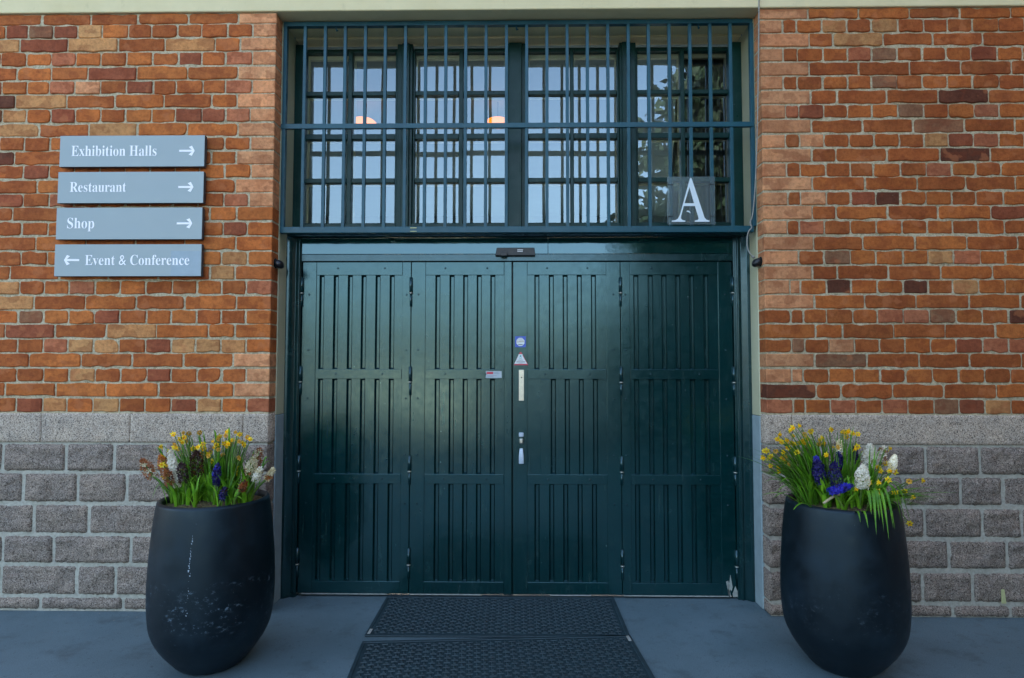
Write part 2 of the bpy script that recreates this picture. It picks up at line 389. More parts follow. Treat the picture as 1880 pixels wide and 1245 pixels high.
# ------------------------------------------------------------------ brick building
bld = empty('brick_building', (0, .5, 0), 'orange red brick building on a grey granite plinth with a cream lintel', 'building')
TINT = {'o': '#c0682e', 'r': '#ae5c2a', 'd': '#9a502f', 't': '#c6864c', 'p': '#bb6b42', 's': '#dc925c', 'k': '#6e3d26', 'b': '#976440'}
A1, A2 = 3.459, 3.4815
LROWS = [(33, A1, [265, 575, 875, 1195, 1515], 'rrroors'[0:4]+'rs'), (57.1, A1, [35, 178, 335, 490, 645, 812, 960, 1125, 1280, 1445, 1605], 'rdbdtorrrrrs'),
 (82.4, A1, [125, 430, 745, 1045, 1365, 1525], 'tdtrtos'), (108, A1, [5, 165, 325, 480, 640, 800, 965, 1130, 1280, 1430, 1600], 'rropordordps'[0:6]+'ordrps'),
 (134.6, A1, [105, 325, 557, 865, 1190, 1510], 'rordors'), (160.2, A1, [10, 170, 310, 472, 635, 800, 970, 1115, 1285, 1430, 1600], 'doopsrdrrrps'),
 (185.7, A1, [95, 420, 728, 1038, 1343, 1505], 'ktroros'), (212, A1, [12, 165, 320, 475, 637, 795, 960, 1110, 1280, 1430, 1587], 'btodorooddps'),
 (238.2, A1, [245, 565, 870, 1187, 1508], 'trtoos'), (263.8, A1, [152, 315, 472, 630, 790, 945, 1105, 1265, 1425, 1590], 'rrororororos'[0:8]+'ros'),
 (289.8, A1, [88, 395, 710, 1030, 1340, 1497], 'krroros'), (315.1, A1, [145, 310, 470, 630, 790, 950, 1110, 1265, 1425, 1590], 'rdoororoors'[0:9]+'os'),
 (341.9, A1, [235, 550, 865, 1180, 1490], 'rororps'[0:5]+'s'), (367.4, A2, [147, 312, 470, 630, 800, 955, 1105, 1265, 1430, 1588], 'drprororrps'),
 (392.8, A2, [78, 395, 710, 1030, 1340, 1510], 'rrroroo'), (420, A2, [137, 302, 460, 620, 780, 940, 1100, 1265, 1425, 1580], 'rrororooodo'),
 (447, A2, [225, 545, 862, 1180, 1505], 'rorroo'), (474.3, A2, [133, 295, 455, 615, 775, 935, 1095, 1255, 1413, 1580], 'rrororoooto'),
 (501, A2, [60, 375, 690, 1010, 1340, 1500], 'rroortr'), (528, A2, [122, 280, 440, 605, 765, 930, 1100, 1255, 1415, 1570], 'trrpoorrorp'),
 (555.8, A2, [213, 543, 868, 1178, 1507], 'troroo'), (581.8, A2, [113, 275, 435, 600, 765, 935, 1090, 1255, 1410, 1568], 'oboodroorro'),
 (608, A2, [32, 348, 678, 998, 1330, 1500], 'rdrtooo'), (635, A2, [110, 272, 430, 593, 758, 925, 1093, 1247, 1410, 1570], 'rrpttrdttto'),
 (661.5, A2, [182, 515, 843, 1168, 1490], 'rorros'), (688.8, A2, [105, 277, 438, 605, 768, 938, 1090, 1255, 1413, 1573], 'rrotrrdrrrs'),
 (715.8, A2, [30, 353, 675, 1010, 1330, 1490], 'rooorts'[0:5]+'os'), (743.8, A2, [100, 268, 423, 590, 760, 925, 1090, 1255, 1413, 1573], 'rdtotrodtop')]
B1, B2 = 3.662, 3.76
RROWS = [(21.4, B1, [380, 720, 1062, 1400, 1745], 'soorro'[0:3]+'roo'), (46.7, B1, [208, 303, 473, 640, 805, 985, 1157, 1320, 1487, 1662], 'srotrtrrror'[0:2]+'otrtrrror'),
 (71.8, B1, [388, 550, 885, 1222, 1558], 'srtrrr'), (99, B1, [215, 310, 483, 648, 807, 980, 1150, 1310, 1480, 1655, 1825], 'sroopbrrodoo'),
 (125, B1, [388, 722, 1063, 1410, 1750], 'srrrrr'), (150.6, B1, [212, 310, 480, 647, 808, 980, 1150, 1318, 1488, 1668], 'srroobroorr'),
 (177, B1, [398, 578, 912, 1258, 1595], 'srrrkr'), (203.7, B1, [230, 318, 485, 647, 813, 985, 1160, 1325, 1500, 1670], 'spdroobropo'),
 (230.7, B1, [403, 748, 1090, 1433, 1772], 'srrbro'), (257.6, B1, [230, 322, 490, 657, 825, 995, 1163, 1325, 1495, 1665], 'srsrrortdpo'),
 (284, B1, [405, 568, 913, 1268, 1608], 'srrrkr'), (311, B2, [243, 335, 515, 685, 845, 1033, 1210, 1385, 1550, 1725], 'srorrorporo'),
 (336.6, B2, [423, 785, 1147, 1480, 1828], 'soorro'), (364, B2, [252, 340, 517, 687, 862, 1030, 1208, 1383, 1553, 1742], 'srsrdkoorro'),
 (390, B2, [422, 582, 940, 1290, 1655], 'srorod'), (417, B2, [248, 332, 505, 685, 863, 1040, 1215, 1392, 1570, 1748], 'srprooooror'),
 (446, B2, [428, 768, 1130, 1488, 1840], 'sroorr'), (472.5, B2, [327, 503, 683, 862, 1048, 1218, 1397, 1583, 1758], 'srbootpooo'[0:5]+'otpoo'),
 (500, B2, [422, 595, 950, 1307, 1668], 'srrroo'), (526.5, B2, [265, 342, 518, 692, 870, 1050, 1222, 1392, 1570, 1755], 'ssokookrtoo'),
 (554, B2, [433, 783, 1138, 1503, 1860], 'sorror'), (581, B2, [272, 358, 520, 700, 870, 1050, 1232, 1415, 1597, 1778], 'rrorrppbork'),
 (608, B2, [442, 630, 983, 1338, 1688], 'oorrro'), (634.6, B2, [280, 370, 537, 712, 885, 1062, 1240, 1415, 1597, 1778], 'rbrsrrooddp'[0:9]+'pp'),
 (662, B2, [437, 797, 1160, 1507, 1868], 'sbrrrr'), (690, B2, [280, 360, 535, 712, 890, 1067, 1253, 1435, 1612, 1790], 'ssroorooorr'),
 (718.5, B2, [447, 620, 975, 1330, 1695], 'krrrro'), (746.7, B2, [290, 373, 547, 722, 905, 1083, 1265, 1437, 1615, 1795], 'proprprbdtr')]
JT = .0105     # joint
XOUT = 5.4
def brick(mb, x0, x1, z0, z1, code, quoin=0):
    jit = .0029 if code != 's' else .0008
    rad = rnd.uniform(.004, .013) if code != 's' else .003
    col = Vector(lin(TINT[code])[:3]); v = rnd.uniform(.86, 1.12); k_ = 1.2 if x0 < 0 else .98; hue = rnd.uniform(-.06, .06)  # left bricks tinted lighter than right, side light put into the colour
    c = (col.x*v*.80*k_, col.y*v*(1+hue)*.92*k_, col.z*v*(1+hue*1.5)*1.12*k_, 1)
    x0 += rnd.uniform(-.002, .002)*(quoin != 1); x1 += rnd.uniform(-.002, .002)*(quoin != -1); z0 += rnd.uniform(-.0022, .0022); z1 += rnd.uniform(-.0022, .0022)
    yf = rnd.uniform(-.003, .003) if not quoin else rnd.uniform(-.001, .001)
    out = []
    nx = max(2, int((x1-x0)/.045))
    cor = [((x0, z0), (1, 1)), ((x1, z0), (-1, 1)), ((x1, z1), (-1, -1)), ((x0, z1), (1, -1))]
    for k, ((cx, cz), (sx, sz)) in enumerate(cor):
        r_ = rad*rnd.uniform(.5, 1.6)
        if rnd.random() < .06 and code != 's': r_ *= 2.0
        if quoin == -1 and sx == -1 or quoin == 1 and sx == 1: r_ = .0015          # quoin == -1: the building corner is at x1
        pts = [(cx+sx*r_, cz), (cx+sx*r_*.3, cz+sz*r_*.3), (cx, cz+sz*r_)]
        if k in (0, 2): pts = [pts[2], pts[1], pts[0]]
        out += pts
        if k in (0, 2):
            xe = cor[(k+1) % 4][0][0]
            for q in range(1, nx): out.append((cx+(xe-cx)*q/nx, cz+rnd.gauss(0, jit)))
        else: out.append((cx+rnd.gauss(0, jit*.6)*(not quoin), (cz+cor[(k+1) % 4][0][1])/2))
    n = len(out); cx = (x0+x1)/2; cz = (z0+z1)/2; ins = .0045
    i0 = len(mb.v)
    yb = .1 if quoin else .02
    for y, f in ((yb, 0), (yf+.004, 0), (yf, ins)):
        for x, z in out:
            dx = min(abs(x-cx), (x1-x0)/2); sxx = 1-f/((x1-x0)/2); szz = 1-f/((z1-z0)/2)
            xx = cx+(x-cx)*sxx if f else x; zz = cz+(z-cz)*szz if f else z
            mb.v.append((xx, y, zz)); mb.col.append(c)
    for r_ in (0, 1):
        for k in range(n):
            j = (k+1) % n; mb.f.append((i0+r_*n+k, i0+r_*n+j, i0+(r_+1)*n+j, i0+(r_+1)*n+k)); mb.mi.append(0)
    mb.f.append(tuple(i0+2*n+k for k in range(n))); mb.mi.append(0)
def brick_wall(rows, side):
    mb = MB(); yc = 231 if side < 0 else 1653
    for k, (py, sc, joints, codes) in enumerate(rows):
        z = at(yc, py, 0).z; z0, z1 = z-.0388, z+.0388
        if k == 0: z1 = min(z1, ZLIN-.004)
        off = 0 if side < 0 else 1380
        js = [at(off+j/sc, py, 0).x for j in joints]
        stretch = len(joints) < 8
        period = .31 if stretch else .155
        if side < 0:
            edges = js+[XL+JT/2]
            x = js[0]; left = []
            while x > -XOUT: x -= period; left.append(x)
            edges = list(reversed(left))+edges; nb = len(edges)-1; cs = list(codes)
            pre = [rnd.choice('orrodtrop') for _ in range(nb-len(cs))] if nb > len(cs) else []
            cs = pre+cs[-nb:]
        else:
            edges = [XR-JT/2]+js; x = js[-1]
            while x < XOUT: x += period; edges.append(x)
            nb = len(edges)-1; cs = list(codes)+[rnd.choice('orrrodtro') for _ in range(max(0, nb-len(codes)))]
        for q in range(nb):
            qn = 0
            if side < 0 and q == nb-1: qn = -1
            if side > 0 and q == 0: qn = 1
            brick(mb, edges[q]+JT/2, edges[q+1]-JT/2, z0, z1, cs[q], qn)
    o = mb.build('brick_wall', M['brick'], bld)
    mm = MB(); X0, X1 = (-XOUT-.1, XL-.003) if side < 0 else (XR+.003, XOUT+.1)
    # mortar as a gently uneven sheet
    nx, nz = 70, 44; i0 = 0; zz0, zz1 = ZB-.012, ZLIN-.002
    for b in range(nz+1):
        for a in range(nx+1):
            mm.v.append((X0+(X1-X0)*a/nx, .0065+rnd.uniform(-.003, .003), zz0+(zz1-zz0)*b/nz))
    for b in range(nz):
        for a in range(nx):
            i = b*(nx+1)+a; mm.f.append((i, i+1, i+nx+2, i+nx+1)); mm.mi.append(0)
    xs = X1 if side < 0 else X0
    mm.quad([(xs, .007, zz0), (xs, .1, zz0), (xs, .1, zz1), (xs, .007, zz1)])
    mm.build('mortar', M['mortar'], o)
    return o
o = brick_wall(LROWS, -1); o['label'] = 'orange brick wall left of the green door'
o = brick_wall(RROWS, 1); o['label'] = 'orange brick wall tinted darker as shaded, right of the green door'

# granite plinths
def gblock(mb, x0, x1, z0, z1, rough, side_y=None, corner=0, y0=0.0):
    nx = max(4, int((x1-x0)/.011)); nz = max(4, int((z1-z0)/.011)); i0 = len(mb.v)
    ph = [rnd.uniform(0, 6.28) for _ in range(6)]; hump = rnd.uniform(.6, 1.2)
    for b in range(nz+1):
        for a in range(nx+1):
            u, v = a/nx, b/nz; x = x0+(x1-x0)*u; z = z0+(z1-z0)*v
            eu = min(u, 1-u)*(x1-x0); ev = min(v, 1-v)*(z1-z0)
            if corner == -1: eu = u*(x1-x0)
            if corner == 1: eu = (1-u)*(x1-x0)
            e = min(1, min(eu, ev)/.020)
            bul = -rough*.014*hump*(1-(1-e)**2)
            pv = Vector((x*7+ph[0]*9, z*9+ph[1]*9, ph[2]))
            n = rough*(.016*mnoise.turbulence(pv, 4, True)-.010+.006*(mnoise.cell(pv*1.3)-.5)+rnd.uniform(-.0012, .0012))*e
            y = y0+.010+bul+n if rough else y0+rnd.uniform(-.001, .001)+.004*(1-e)
            jx = rnd.gauss(0, .0025*rough) if (b in (0, nz) or a in (0, nx)) else 0
            cr = .012*rough if ((a in (0, nx)) and (b in (0, nz))) else 0
            sx = 1 if a == 0 else -1 if a == nx else 0
            lock = (corner == -1 and a == nx) or (corner == 1 and a == 0)
            mb.v.append((x+(0 if lock else sx*cr), y, z+jx))
    for b in range(nz):
        for a in range(nx):
            i = i0+b*(nx+1)+a; mb.f.append((i, i+1, i+nx+2, i+nx+1)); mb.mi.append(0)
    W = nx+1
    ring = [i0+a for a in range(nx)]+[i0+b*W+nx for b in range(nz)]+[i0+nz*W+a for a in range(nx, 0, -1)]+[i0+b*W for b in range(nz, 0, -1)]
    j0 = len(mb.v)
    for i in ring:
        x, y, z = mb.v[i]; mb.v.append((x, side_y or .03, z))
    for k in range(len(ring)):
        k2 = (k+1) % len(ring); mb.f.append((ring[k], j0+k, j0+k2, ring[k2])); mb.mi.append(0)
def plinth(rows, side, band_y, band_j):
    mb = MB(); sc = 3.113 if side < 0 else 3.1125; ox = 0 if side < 0 else 1640; xc = 150 if side < 0 else 1760
    bm_ = MB()
    for py0, py1, js in rows:
        z1, z0 = at(xc, py0, 0).z, at(xc, py1, 0).z; z0 = max(z0, .002)
        e = [at(ox+j/sc, (py0+py1)/2, 0).x for j in js]
        if side < 0:
            while e[0] > -XOUT: e.insert(0, e[0]-rnd.uniform(.26, .38))
            while e[-1] < XL-.45: e.append(e[-1]+rnd.uniform(.26, .36))
            e.append(XL+.006)
        else:
            while e[-1] < XOUT: e.append(e[-1]+rnd.uniform(.26, .38))
            while e[0] > XR+.45: e.insert(0, e[0]-rnd.uniform(.26, .36))
            e.insert(0, XR-.006)
        for q in range(len(e)-1):
            cn = -1 if (side < 0 and q == len(e)-2) else 1 if (side > 0 and q == 0) else 0
            gblock(mb, e[q]+.006, e[q+1]-.006, z0-.001, z1+.001, 1.0, .1 if cn else .03, cn)
    o = mb.build('granite_plinth', M['granite'], bld, smooth=False)
    for pl in o.data.polygons: pl.use_smooth = True
    z1, z0 = ZB-.006, at(xc, band_y, 0).z
    e = [at(j, 785, 0).x for j in band_j]
    if side < 0: e = [-XOUT, -4.1]+e+[XL+.003]
    else: e = [XR-.003]+e+[4.2, XOUT]
    for q in range(len(e)-1):
        cn = -1 if (side < 0 and q == len(e)-2) else 1 if (side > 0 and q == 0) else 0
        gblock(bm_, e[q]+.0015, e[q+1]-.0015, z0, z1, 0, .1 if cn else .03, cn, -.004)
    o2 = bm_.build('dressed_course', M['band'], o, smooth=True)
    mm = MB(); X0, X1 = (-XOUT-.1, XL-.006) if side < 0 else (XR+.006, XOUT+.1)
    nx, nz = 60, 26
    for b in range(nz+1):
        for a in range(nx+1): mm.v.append((X0+(X1-X0)*a/nx, .007+rnd.uniform(-.002, .002), .0+(z1)*b/nz))
    for b in range(nz):
        for a in range(nx):
            i = b*(nx+1)+a; mm.f.append((i, i+1, i+nx+2, i+nx+1)); mm.mi.append(0)
    xs = X1 if side < 0 else X0
    mm.quad([(xs, .01, 0), (xs, .1, 0), (xs, .1, z1), (xs, .01, z1)])
    mm.build('pointing', M['gmortar'], o)
    return o
plinth([(815.5, 865, [12, 375, 650, 935, 1220]), (870, 921.5, [130, 442, 722, 1010]), (928, 979, [190, 505, 905, 1180]), (985, 1034, [303, 745, 1010]), (1040, 1092, [0, 437, 658, 1000]), (1098, 1119, [228, 700, 1100])],
       -1, 812, [76, 239, 446])['label'] = 'rough granite plinth left of the green door'
plinth([(821, 872, [188, 497, 800]), (877.5, 928, [60, 388, 630, 905]), (935, 987, [-60, 183, 513, 738]), (994, 1045, [-10, 322, 655]), (1053, 1106, [-90, 172, 458, 800]), (1112.7, 1133, [40, 345, 672])],
       1, 817, [1455, 1960])['label'] = 'rough granite plinth right of the green door'

# cream lintel, side reveals and the building's body
mb = MB(); mb.box(-2.0, -1.32, -.010, YW+.02, ZLIN, 4.3)
mb = MB(); mb.box(-XOUT, XOUT, -.012, .30, ZLIN, 4.3); lt = mb.build('lintel', M['lintel'], bld, bevel=.008)
mb = MB(); mb.box(XL+.01, XR-.01, .3005, .40, at(940, 70.5, YW).z, 3.9); mb.build('soffit', M['lintel'], lt)
for s_, X in ((-1, XL), (1, XR)):
    a, b = (X-.25, X+.005) if s_ < 0 else (X-.005, X+.25)
    mb = MB(); mb.box(a, b, .102, .42, ZB-.02, ZLIN-.001); o = mb.build('plaster_reveal', M['reveal'], bld, bevel=.006)
    a, b = (X-.25, X+.007) if s_ < 0 else (X-.007, X+.25)
    mb = MB(); mb.box(a, b, .101, .42, 0, ZB-.021); mb.build('painted_base', M['bluegrey'], o, bevel=.006)
mb = MB(); mb.box(-14, 14, .0, 8, 4.304, 9.6); mb.box(-14, -XOUT-.1, .0, 8, 0, 4.3); mb.box(XOUT+.1, 14, 0, 8, 0, 4.3)
mb.build('upper_wall', M['plainbrick'], bld)
mb = MB(); mb.box(6.2, 14, -13, -.02, 0, 9.6); mb.build('sky_block_wing', M['plainbrick'], bld)  # unseen wing added to block sky light from the right
mb = MB(); mb.box(-14.3, 14.3, -.3, 8.3, 9.604, 9.8); mb.build('roof', M['bark'], bld)
# the dim hall behind the window
mb = MB(); x0, x1, y0, y1, z0, z1 = -4, 4, .55, 7.5, -.01, 4.2
for a, b, c, d in ((x0, x1, z0, 1.5), (x0, x1, 3.1, z1), (x0, -2.5, 1.5, 3.1), (-.5, .5, 1.5, 3.1), (2.5, x1, 1.5, 3.1)): mb.quad([(a, y1, c), (b, y1, c), (b, y1, d), (a, y1, d)])  # rear wall openings added to let daylight into the hall
mb.quad([(x0, y0, z0), (x0, y1, z0), (x0, y1, z1), (x0, y0, z1)])
mb.quad([(x1, y0, z0), (x1, y1, z0), (x1, y1, z1), (x1, y0, z1)]); mb.quad([(x0, y0, z1), (x1, y0, z1), (x1, y1, z1), (x0, y1, z1)])
mb.quad([(x0, y0, .01), (x1, y0, .01), (x1, y1, .01), (x0, y1, .01)])
mb.quad([(x0, y0, z0), (XL-.1, y0, z0), (XL-.1, y0, z1), (x0, y0, z1)]); mb.quad([(XR+.1, y0, z0), (x1, y0, z0), (x1, y0, z1), (XR+.1, y0, z1)])
mb.build('hall_interior', M['roomwall'], bld)

# ------------------------------------------------------------------ folding door
door = empty('folding_door', (-.03, YL, 0), 'dark green four leaf panelled door closed under a barred window', 'door')
def X(px, py, Y=YL): return at(px, py, Y).x
def Z(px, py, Y=YL): return at(px, py, Y).z
EX = [X(552, 700), X(753.5, 700), X(941, 700), X(1140.2, 700), X(1347, 700)]
ZT, Z0 = Z(940, 481), .020
ZHEAD = Z(940, 437)
mb = MB()
x0, x1 = XL+.0055, EX[0]-.003
mb.extrude_z([(x0, .34), (x0, .222), (x0+.022, .224), (x0+.050, .252), (x0+.056, .252), (x0+.064, .246), (x0+.076, .246), (x0+.082, .256), (x1, .258), (x1, .34)], 0, ZHEAD)
x0, x1 = EX[4]+.003, XR-.0055
mb.extrude_z([(x0, .34), (x0, .258), (x1-.076, .256), (x1-.070, .246), (x1-.060, .246), (x1-.054, .252), (x1-.046, .252), (x1-.020, .224), (x1, .222), (x1, .34)], 0, ZHEAD)
fr = mb.build('door_frame', M['frame'], door, bevel=.002)
xa, xb = EX[0]-.0025, EX[4]+.0025
zh = Z(940, 467)
mb = MB(); mb.box(xa, xb, .258, .34, ZT+.004, zh-.0015); mb.build('head_rail', M['frame'], door, bevel=.002)
xs = X(1006, 450)
mb = MB(); mb.box(xa, xs-.0012, .262, .34, zh+.0015, ZHEAD); mb.box(xs+.0012, xb, .262, .34, zh+.0015, ZHEAD); mb.build('transom_panel', M['gloss'], door, bevel=.001)
mb = MB(); za_, zb_, zc_ = at(940, 433.6, .222).z, at(940, 430.6, .222).z, at(940, 427.4, .215).z
mb.extrude_x([(.32, ZHEAD+.002), (.2565, ZHEAD+.002), (.2565, za_), (.226, za_), (.222, za_+.003), (.222, zb_), (.214, zb_+.002), (.212, zc_-.003), (.216, zc_), (.235, zc_+.014), (.32, zc_+.02)], XL+.008, XR-.008)
mb.build('head_moulding', M['frame'], door, bevel=.0015)

def hinge(parent, x, zt, zb):
    m = MB(); zm = zb+(zt-zb)*.46; y = YL-.008
    m.tube([(x, y, zm+.004), (x, y, zt)], .0105, 12, 0); m.tube([(x, y, zm-.003), (x, y, zm+.0035)], .0115, 12, 1); m.tube([(x, y, zb), (x, y, zm-.0035)], .0075, 12, 0)
    m.tube([(x, y, zt), (x, y, zt+.004)], [.0105, .005], 12, 0)
    m.build('hinge', [M['frame'], M['steel']], parent, smooth=True)
def rivet(parent, x, z):
    m = MB(); i0 = 0
    for r_, dy in ((.0062, 0), (.0056, -.0022), (.003, -.0034)):
        m.v += [(x+r_*math.cos(q*math.pi/5), YL-.0005+dy, z+r_*math.sin(q*math.pi/5)) for q in range(10)]
    for k in (0, 1):
        for j in range(10): j2 = (j+1) % 10; m.f.append((k*10+j, k*10+j2, k*10+10+j2, k*10+10+j)); m.mi.append(0)
    m.f.append(tuple(20+j for j in range(10))); m.mi.append(0)
    m.build('rivet', M['frame'], parent, smooth=True)
def panel_mesh(x0, x1, z0, z1, grooves):
    "board field with routed trapezoid grooves; ends sit behind the rails"
    m = MB(); yp, dg = YL+.006, .019
    P = [(x0-.004, yp), (x0, yp)]
    for gx in grooves:
        P += [(gx-.0175, yp), (gx-.0080, yp+dg), (gx+.0085, yp+dg), (gx+.0112, yp+.001), (gx+.0126, yp+.007), (gx+.0150, yp)]
    P += [(x1, yp), (x1+.004, yp)]
    n = len(P)
    za, zb = z0-.003, z1+.003
    m.v += [(x, y, za) for x, y in P]+[(x, y, zb) for x, y in P]
    for k in range(n-1): m.f.append((k, k+1, n+k+1, n+k)); m.mi.append(0)
    for gx in grooves:      # stopped groove ends
        for zz, sg in ((z0, 1), (z1, -1)):
            m.quad([(gx-.0160, yp+.0005, zz), (gx+.0105, yp+.0005, zz), (gx+.0076, yp+dg-.0004, zz+sg*.009), (gx-.0079, yp+dg-.0005, zz+sg*.009)])
    return m
RAIL = [Z(940, y) for y in (505, 678, 696, 871, 889, 1069)]      # panel edges downwards
LEAVES = [
 dict(p=(581, 739), g=(591, 617, 643, 668, 694, 720)),
 dict(p=(781.5, 925.5), g=(804, 830, 855, 880, 905)),
 dict(p=(968, 1113), g=(986, 1012.6, 1038, 1064, 1090)),
 dict(p=(1156, 1318), g=(1168, 1194.6, 1219.5, 1244.4, 1270, 1296)),
]
LAB = ['leftmost door leaf with soft light across its upper boards', 'second door leaf from the left with small grey red label', 'door leaf carrying the lock, handle and warning stickers', 'rightmost door leaf with flaked paint at its lower corner']
leafs = []
for k, L in enumerate(LEAVES):
    x0, x1 = EX[k]+.002, EX[k+1]-.002
    if k == 1: x1 -= .003
    px0, px1 = X(L['p'][0], 520), X(L['p'][1], 520)
    gs = [X(q, 520) for q in L['g']]
    m = MB(); yb = YL+.04
    m.box(x0, px0, YL, yb, Z0, ZT); m.box(px1, x1, YL, yb, Z0, ZT)
    zr = [ZT]+RAIL+[Z0]
    for a in range(0, 8, 2): m.box(px0+.0004, px1-.0004, YL, yb, zr[a+1], zr[a])
    extra = None
    if k == 2:
        lx0, lx1 = X(992, 780), X(1010, 780); extra = (lx0, lx1)
        m.box(lx0, lx1, YL+.0002, yb, zr[4]+.0003, zr[3]-.0003)
    lf = m.build('door_leaf', M['door'], door, bevel=.0022); lf['label'] = LAB[k]; leafs.append(lf)
    for q in range(3):
        za, zb = zr[2*q+2], zr[2*q+1]
        if k == 2 and q == 1:
            panel_mesh(lx1, px1, za, zb, [X(c, 780) for c in (1016.5, 1042, 1068, 1094)]).build('grooved_panel', M['door'], lf)
            panel_mesh(px0, lx0, za, zb, []).build('lock_panel', M['door'], lf)
        else: panel_mesh(px0, px1, za, zb, gs).build('grooved_panel', M['door'], lf)
    xm0, xm1 = px0+(px1-px0)*.24, px0+(px1-px0)*.78
    for zz in ((zr[0]+zr[1])/2+.002, (zr[2]+zr[3])/2, (zr[4]+zr[5])/2):
        rivet(lf, xm0+rnd.uniform(-.01, .01), zz); rivet(lf, xm1+rnd.uniform(-.01, .01), zz)
    for py in (541, 643, 732, 836, 926):
        zz = Z(940, py)
        if k in (0, 3) or k == 2: rivet(lf, (px1+x1)/2, zz)
        if k in (0, 1, 3): rivet(lf, (px0+x0)/2, zz+.001)
    if k == 1:
        m = MB(); m.box(x1-.046, x1, YL-.014, YL-.0006, Z0, ZT-.001); m.build('cover_strip', M['door'], lf, bevel=.003)
        for py in (646, 734, 840): rivet_z = Z(940, py)
    # pale worn strip under the leaf
    segs = {0: [(553, 711)], 1: [(752, 882)], 2: [(1010, 1085)], 3: [(1146, 1338)]}[k]
    m = MB()
    for a, b in segs: m.box(X(a, 1092), X(b, 1092), YL-.004, YL+.02, .0135, .0188)
    m.build('bottom_strip', M['alu'], lf, bevel=.001)
for a, b in ((EX[0]-.01, EX[4]+.01),):
    m = MB(); m.box(a, b, YL+.046, YL+.06, .006, ZT+.02); m.build('seam_light_stop', M['winframe'], door)  # board added behind the leaves to stop hall light leaking through seams
HY = ((510, 563), (674, 726), (838, 890), (1008, 1063))
for k, lf in ((0, leafs[0]), (1, leafs[1]), (3, leafs[3])):
    for a, b in HY: hinge(lf, EX[k], Z(940, a), Z(940, b))
for a, b in HY: hinge(leafs[3], EX[4], Z(940, a), Z(940, b))

# lock plate, handle, stickers on the third leaf
lf = leafs[2]
def plate_box(px0, px1, py0, py1, y0, y1):
    return X(px0, (py0+py1)/2, y0), X(px1, (py0+py1)/2, y0), y0, y1, Z(px0, py1, y0), Z(px0, py0, y0)
m = MB(); m.box(*plate_box(952.5, 962, 679, 736, YL-.005, YL-.0005)); pl = m.build('lock_plate', M['steel'], lf, bevel=.0015)
# key cylinder is one mesh with the handle set's materials
m = MB(); cx, cz = X(957.5, 693), Z(957.5, 693)
m.tube([(cx, YL-.0052, cz), (cx, YL-.009, cz)], .009, 16, 0); m.tube([(cx, YL-.0095, cz), (cx, YL-.0097, cz)], .0045, 12, 1)
m.build('key_cylinder', [M['steel'], M['blackplastic']], lf, smooth=False)
m = MB(); hx = X(957, 820)
zt, zc, zb = Z(957, 794), Z(957, 808), Z(957, 851)
m.box(hx-.0155, hx+.0155, YL-.016, YL-.0005, zt-.028, zt); 
m.build('handle_cap', M['satin'], lf, bevel=.006, seg=3)
m = MB(); m.box(hx-.0125, hx+.0125, YL-.030, YL-.0004, zc-.022, zc+.012); m.build('handle_cylinder', M['steel'], lf, bevel=.008, seg=3)
m = MB(); ztp, zbt = Z(957, 823), Z(957, 851)
m.v += [(hx-.010, YL-.012, ztp), (hx+.010, YL-.012, ztp), (hx+.0155, YL-.022, (ztp+zbt)/2), (hx-.0155, YL-.022, (ztp+zbt)/2), (hx+.0155, YL-.018, zbt), (hx-.0155, YL-.018, zbt),
        (hx-.010, YL-.001, ztp), (hx+.010, YL-.001, ztp), (hx+.0155, YL-.001, (ztp+zbt)/2), (hx-.0155, YL-.001, (ztp+zbt)/2), (hx+.0155, YL-.001, zbt), (hx-.0155, YL-.001, zbt)]
for f in ((3, 2, 1, 0), (5, 4, 2, 3), (0, 1, 7, 6), (4, 5, 11, 10), (1, 2, 8, 7), (2, 4, 10, 8), (3, 0, 6, 9), (5, 3, 9, 11)): m.f.append(f); m.mi.append(0)
m.build('pull_handle', M['satin'], lf, bevel=.003)
def P2(px, py, Y=YL): q = at(px, py, Y); return (q.x, q.z)
YS = YL-.0012
m = MB(); poly(m, [P2(945.5, 637.5), P2(965.5, 637.5), P2(965.5, 617.5), P2(945.5, 617.5)], y=YS, t=.0008, mi=0)
cx, cy = 955.5, 627.8
poly(m, [P2(cx+8*math.cos(R(22.5+45*k)), cy-8*math.sin(R(22.5+45*k))) for k in range(8)], y=YS-.0005, t=.0004, mi=1)
a, b = P2(949.5, 628.8), P2(961.8, 625.2); place_text(m, 'LARM', a[0], b[0], a[1], b[1], YS-.0012, mi=2, serifs=False, ref='L')
a, b = P2(951.5, 633.4), P2(959.5, 632.1); m.quad([(a[0], YS-.0012, a[1]), (b[0], YS-.0012, a[1]), (b[0], YS-.0012, b[1]), (a[0], YS-.0012, b[1])], 3)
a, b = P2(951.5, 622.8), P2(959.5, 622.2); m.quad([(a[0], YS-.0012, a[1]), (b[0], YS-.0012, a[1]), (b[0], YS-.0012, b[1]), (a[0], YS-.0012, b[1])], 3)
o = m.build('alarm_sticker', [M['blue'], M['stickerwhite'], M['gold'], M['stickertext']], lf); o['label'] = 'blue square sticker with white octagon'
m = MB(); poly(m, [P2(943, 670.5), P2(969.8, 670.5), P2(957, 646.5), P2(954.5, 646.5)], y=YS, t=.0008, mi=0)
poly(m, [P2(944.2, 668), P2(967.8, 668), P2(959.6, 653.5), P2(959.3, 650.5), P2(952.2, 650.5), P2(951.6, 653.5)], y=YS-.0005, t=.0004, mi=1)
for (xa, ya), (xb, yb) in (((952.5, 656), (958.5, 659.6)), ((958.5, 656), (952.5, 659.6))):
    p, q = P2(xa, ya), P2(xb, yb); d = .0016
    m.quad([(p[0]-d, YS-.0011, p[1]), (q[0]-d, YS-.0011, q[1]), (q[0]+d, YS-.0011, q[1]), (p[0]+d, YS-.0011, p[1])], 2)
